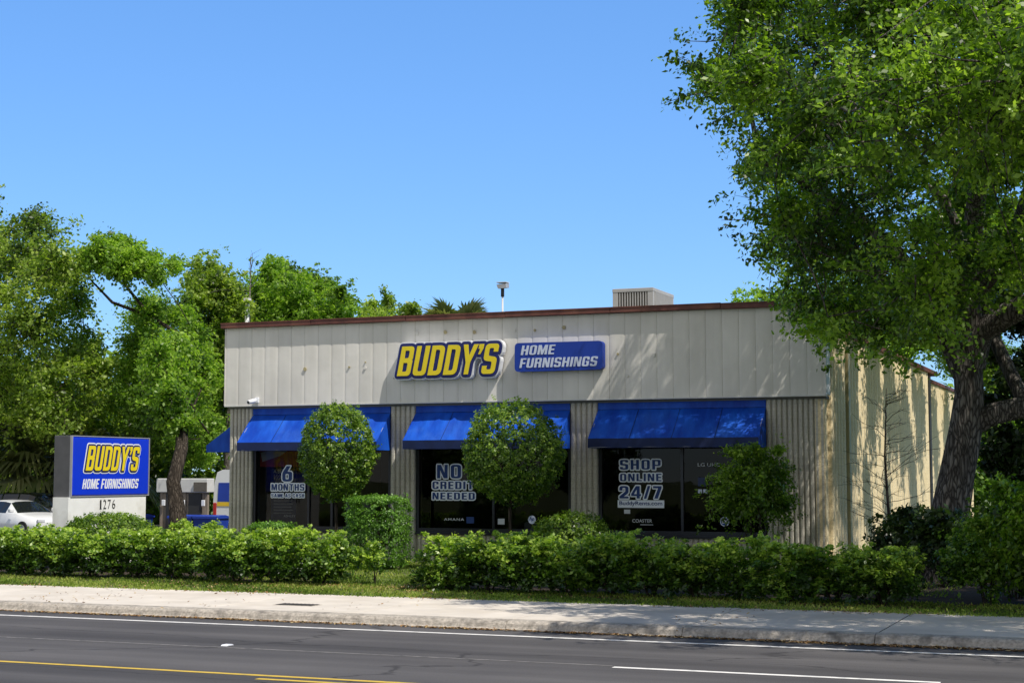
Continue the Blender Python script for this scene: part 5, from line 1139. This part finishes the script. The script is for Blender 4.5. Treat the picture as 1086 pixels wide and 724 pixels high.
shrub('low_shrub','low dark shrub between the oak and the side wall','shrub',(-4.4,36.0,G0),4,sv,(1.5,1.2,1.3),M['dark_leaf'])
# bare sapling before the side wall
root=empty('bare_sapling',(-6.2,40.0,G0),'leafless young tree with fine level branches before the cream side wall','tree')
mb=MB(); rg=random.Random(12); mb.tube([(-6.2,40,.1),(-6.17,40,1.6),(-6.24,40,3),(-6.17,40,4.7)],[.045,.038,.024,.008],7)
for k in range(44):
    z=1.3+k*.075; a=rg.uniform(0,6.28); L_=(1.25-.22*abs(z-2.4))*rg.uniform(.5,1.1)*(1 if z<3.6 else .6)
    e=Vector((-6.2+math.cos(a)*L_,40+math.sin(a)*L_,z+L_*rg.uniform(.05,.6))); p=limb(mb,(-6.2,40,z),e,.009,.003,rg,.12,5,4,0)
    for q in range(3):
        s_=p[2+q]; limb(mb,s_,s_+Vector((math.cos(a+rg.uniform(-1,1))*.35,math.sin(a+rg.uniform(-1,1))*.35,rg.uniform(-.05,.3))),.006,.003,rg,.1,2,3,0)
mb.build('trunk',M['dead_bark'],root,True)
# broad dark-leaved tree at the right edge
tree('magnolia_tree','dark glossy leaved tree at the right edge behind the oak trunk','tree',(-2.4,41.6,G0),
 [(-2.4,41.6,.1),(-2.4,41.6,2),(-2.5,41.6,4),(-2.4,41.6,6)],[.14,.12,.09,.05],
 [(-3.2,41,3.2,.55),(-2.6,41.4,4.0,.8),(-3.35,41,5.0,.4),(-2.5,41.4,5.2,.8),(-3.0,41.2,6.3,.6),(-1.7,41.5,3.4,1.0),(-1.5,41.5,4.8,1.0),(-2.2,41.4,7.0,.8),(-3.3,41,2.3,.5),(-2.4,41,2.1,.8),(-3.5,41,3.6,.3),(-3.75,41,3.0,.35),(-3.7,41,5.6,.35),(-3.45,40.8,6.6,.5),(-3.8,41,4.4,.3)],M['dark_leaf'],M['bark'],44,420,15,.24,.20,.09,tint=(.4,.25),twigs=30)

# far woodland: one mass beyond the parking lot and beyond the right end
def woodland(name,label,boxes,seed,L,W,m):
    g=np.random.default_rng(seed); Bs=[]
    for x0,x1,y0,y1,z1,n in boxes:
        for k in range(n): 
            x=g.uniform(x0,x1); r=g.uniform(1.2,2.2); z=g.uniform(.6,z1)
            Bs.append((x,g.uniform(y0,y1),z,r*1.2,r,r))
    me,_=foliage_mesh(name,seed,Bs,len(Bs)*26,24,.7,L,W,.4,.35,(.42,.25),.1)
    o=link(name,me,m); tag(o,label,'woodland',kind='stuff')
woodland('far_woodland','dense dark green woodland beyond the parking lot and shed',[(-75,-34,71,79,7.5,100),(-72,-45,60,70,5,34)],61,.42,.24,M['wood_leaf'])
woodland('roadside_woodland','green growth beyond the far right end of the side wall',[(-14,25,88,98,6.5,56)],62,.42,.24,M['wood_leaf_b'])

# ------------------------------------------------------------------ light, sky, camera
sv_=Vector((.62,-.25,1.0)).normalized()
sun=bpy.data.lights.new('sun','SUN'); sun.energy=5.0; sun.angle=D2R(.53); sun.color=(1,.94,.85)
so=bpy.data.objects.new('sun',sun); col.objects.link(so); so.rotation_euler=sv_.to_track_quat('Z','Y').to_euler(); so.location=(10,20,30)
w=bpy.data.worlds.new('World'); scene.world=w; w.use_nodes=True; nt=w.node_tree; nt.nodes.clear()
out=nt.nodes.new('ShaderNodeOutputWorld'); bg=nt.nodes.new('ShaderNodeBackground'); sky=nt.nodes.new('ShaderNodeTexSky')
sky.sky_type='NISHITA'; sky.sun_disc=False; sky.sun_elevation=math.asin(sv_.z); sky.sun_rotation=math.atan2(sv_.x,sv_.y)
sky.air_density=1.0; sky.dust_density=.15; sky.ozone_density=2.0; sky.altitude=0
bg.inputs[1].default_value=.15
hs_=nt.nodes.new('ShaderNodeHueSaturation'); hs_.inputs['Saturation'].default_value=1.2; hs_.inputs['Value'].default_value=1.15; gm=nt.nodes.new('ShaderNodeGamma'); gm.inputs[1].default_value=.6; kx=nt.nodes.new('ShaderNodeMix'); kx.data_type='RGBA'; kx.blend_type='MULTIPLY'; kx.inputs[0].default_value=1; kx.inputs[7].default_value=(.95,1.47,2.25,1)
nt.links.new(sky.outputs[0],hs_.inputs['Color']); nt.links.new(hs_.outputs[0],gm.inputs[0]); nt.links.new(gm.outputs[0],kx.inputs[6]); 
# unseen warm white cloud added behind the camera to make the fill light neutral
tcw=nt.nodes.new('ShaderNodeTexCoord'); sxw=nt.nodes.new('ShaderNodeSeparateXYZ'); nt.links.new(tcw.outputs['Generated'],sxw.inputs[0])
mrw=nt.nodes.new('ShaderNodeMapRange'); mrw.interpolation_type='SMOOTHSTEP'; mrw.inputs[1].default_value=.15; mrw.inputs[2].default_value=-.6; nt.links.new(sxw.outputs[1],mrw.inputs[0])
nzw=nt.nodes.new('ShaderNodeTexNoise'); nzw.inputs['Scale'].default_value=2.6; nzw.inputs['Detail'].default_value=6; nt.links.new(tcw.outputs['Generated'],nzw.inputs['Vector'])
mnw=nt.nodes.new('ShaderNodeMapRange'); mnw.inputs[1].default_value=.3; mnw.inputs[2].default_value=.6; nt.links.new(nzw.outputs['Fac'],mnw.inputs[0])
mlw=nt.nodes.new('ShaderNodeMath'); mlw.operation='MULTIPLY'; nt.links.new(mrw.outputs[0],mlw.inputs[0]); nt.links.new(mnw.outputs[0],mlw.inputs[1])
cw=nt.nodes.new('ShaderNodeMix'); cw.data_type='RGBA'; nt.links.new(mlw.outputs[0],cw.inputs[0]); nt.links.new(kx.outputs[2],cw.inputs[6]); cw.inputs[7].default_value=(5.6,5.2,4.6,1)

# the sky deepens toward the zenith
mz=nt.nodes.new('ShaderNodeMapRange'); mz.interpolation_type='SMOOTHSTEP'; mz.inputs[1].default_value=.38; mz.inputs[2].default_value=.95; mz.inputs[3].default_value=1; mz.inputs[4].default_value=.35; nt.links.new(sxw.outputs[2],mz.inputs[0])
cz=nt.nodes.new('ShaderNodeMix'); cz.data_type='RGBA'; cz.blend_type='MULTIPLY'; cz.inputs[0].default_value=1; nt.links.new(cw.outputs[2],cz.inputs[6]); nt.links.new(mz.outputs[0],cz.inputs[7])
nt.links.new(cz.outputs[2],bg.inputs[0]); nt.links.new(bg.outputs[0],out.inputs[0])
cam=bpy.data.cameras.new('camera'); cam.sensor_width=36; cam.lens=36*1690/1086; cam.clip_start=.1; cam.clip_end=3000
co=bpy.data.objects.new('camera',cam); col.objects.link(co); co.location=(0,0,2.6); co.rotation_euler=(D2R(90)+math.atan(140/1690),0,D2R(22)); scene.camera=co
scene.view_settings.view_transform='Standard'; scene.view_settings.look='None'; scene.view_settings.exposure=0; scene.view_settings.gamma=1
scene.render.engine='CYCLES'; scene.cycles.use_denoising=True
scene.cycles.max_bounces=8; scene.cycles.transparent_max_bounces=12; scene.cycles.diffuse_bounces=4; scene.cycles.transmission_bounces=6
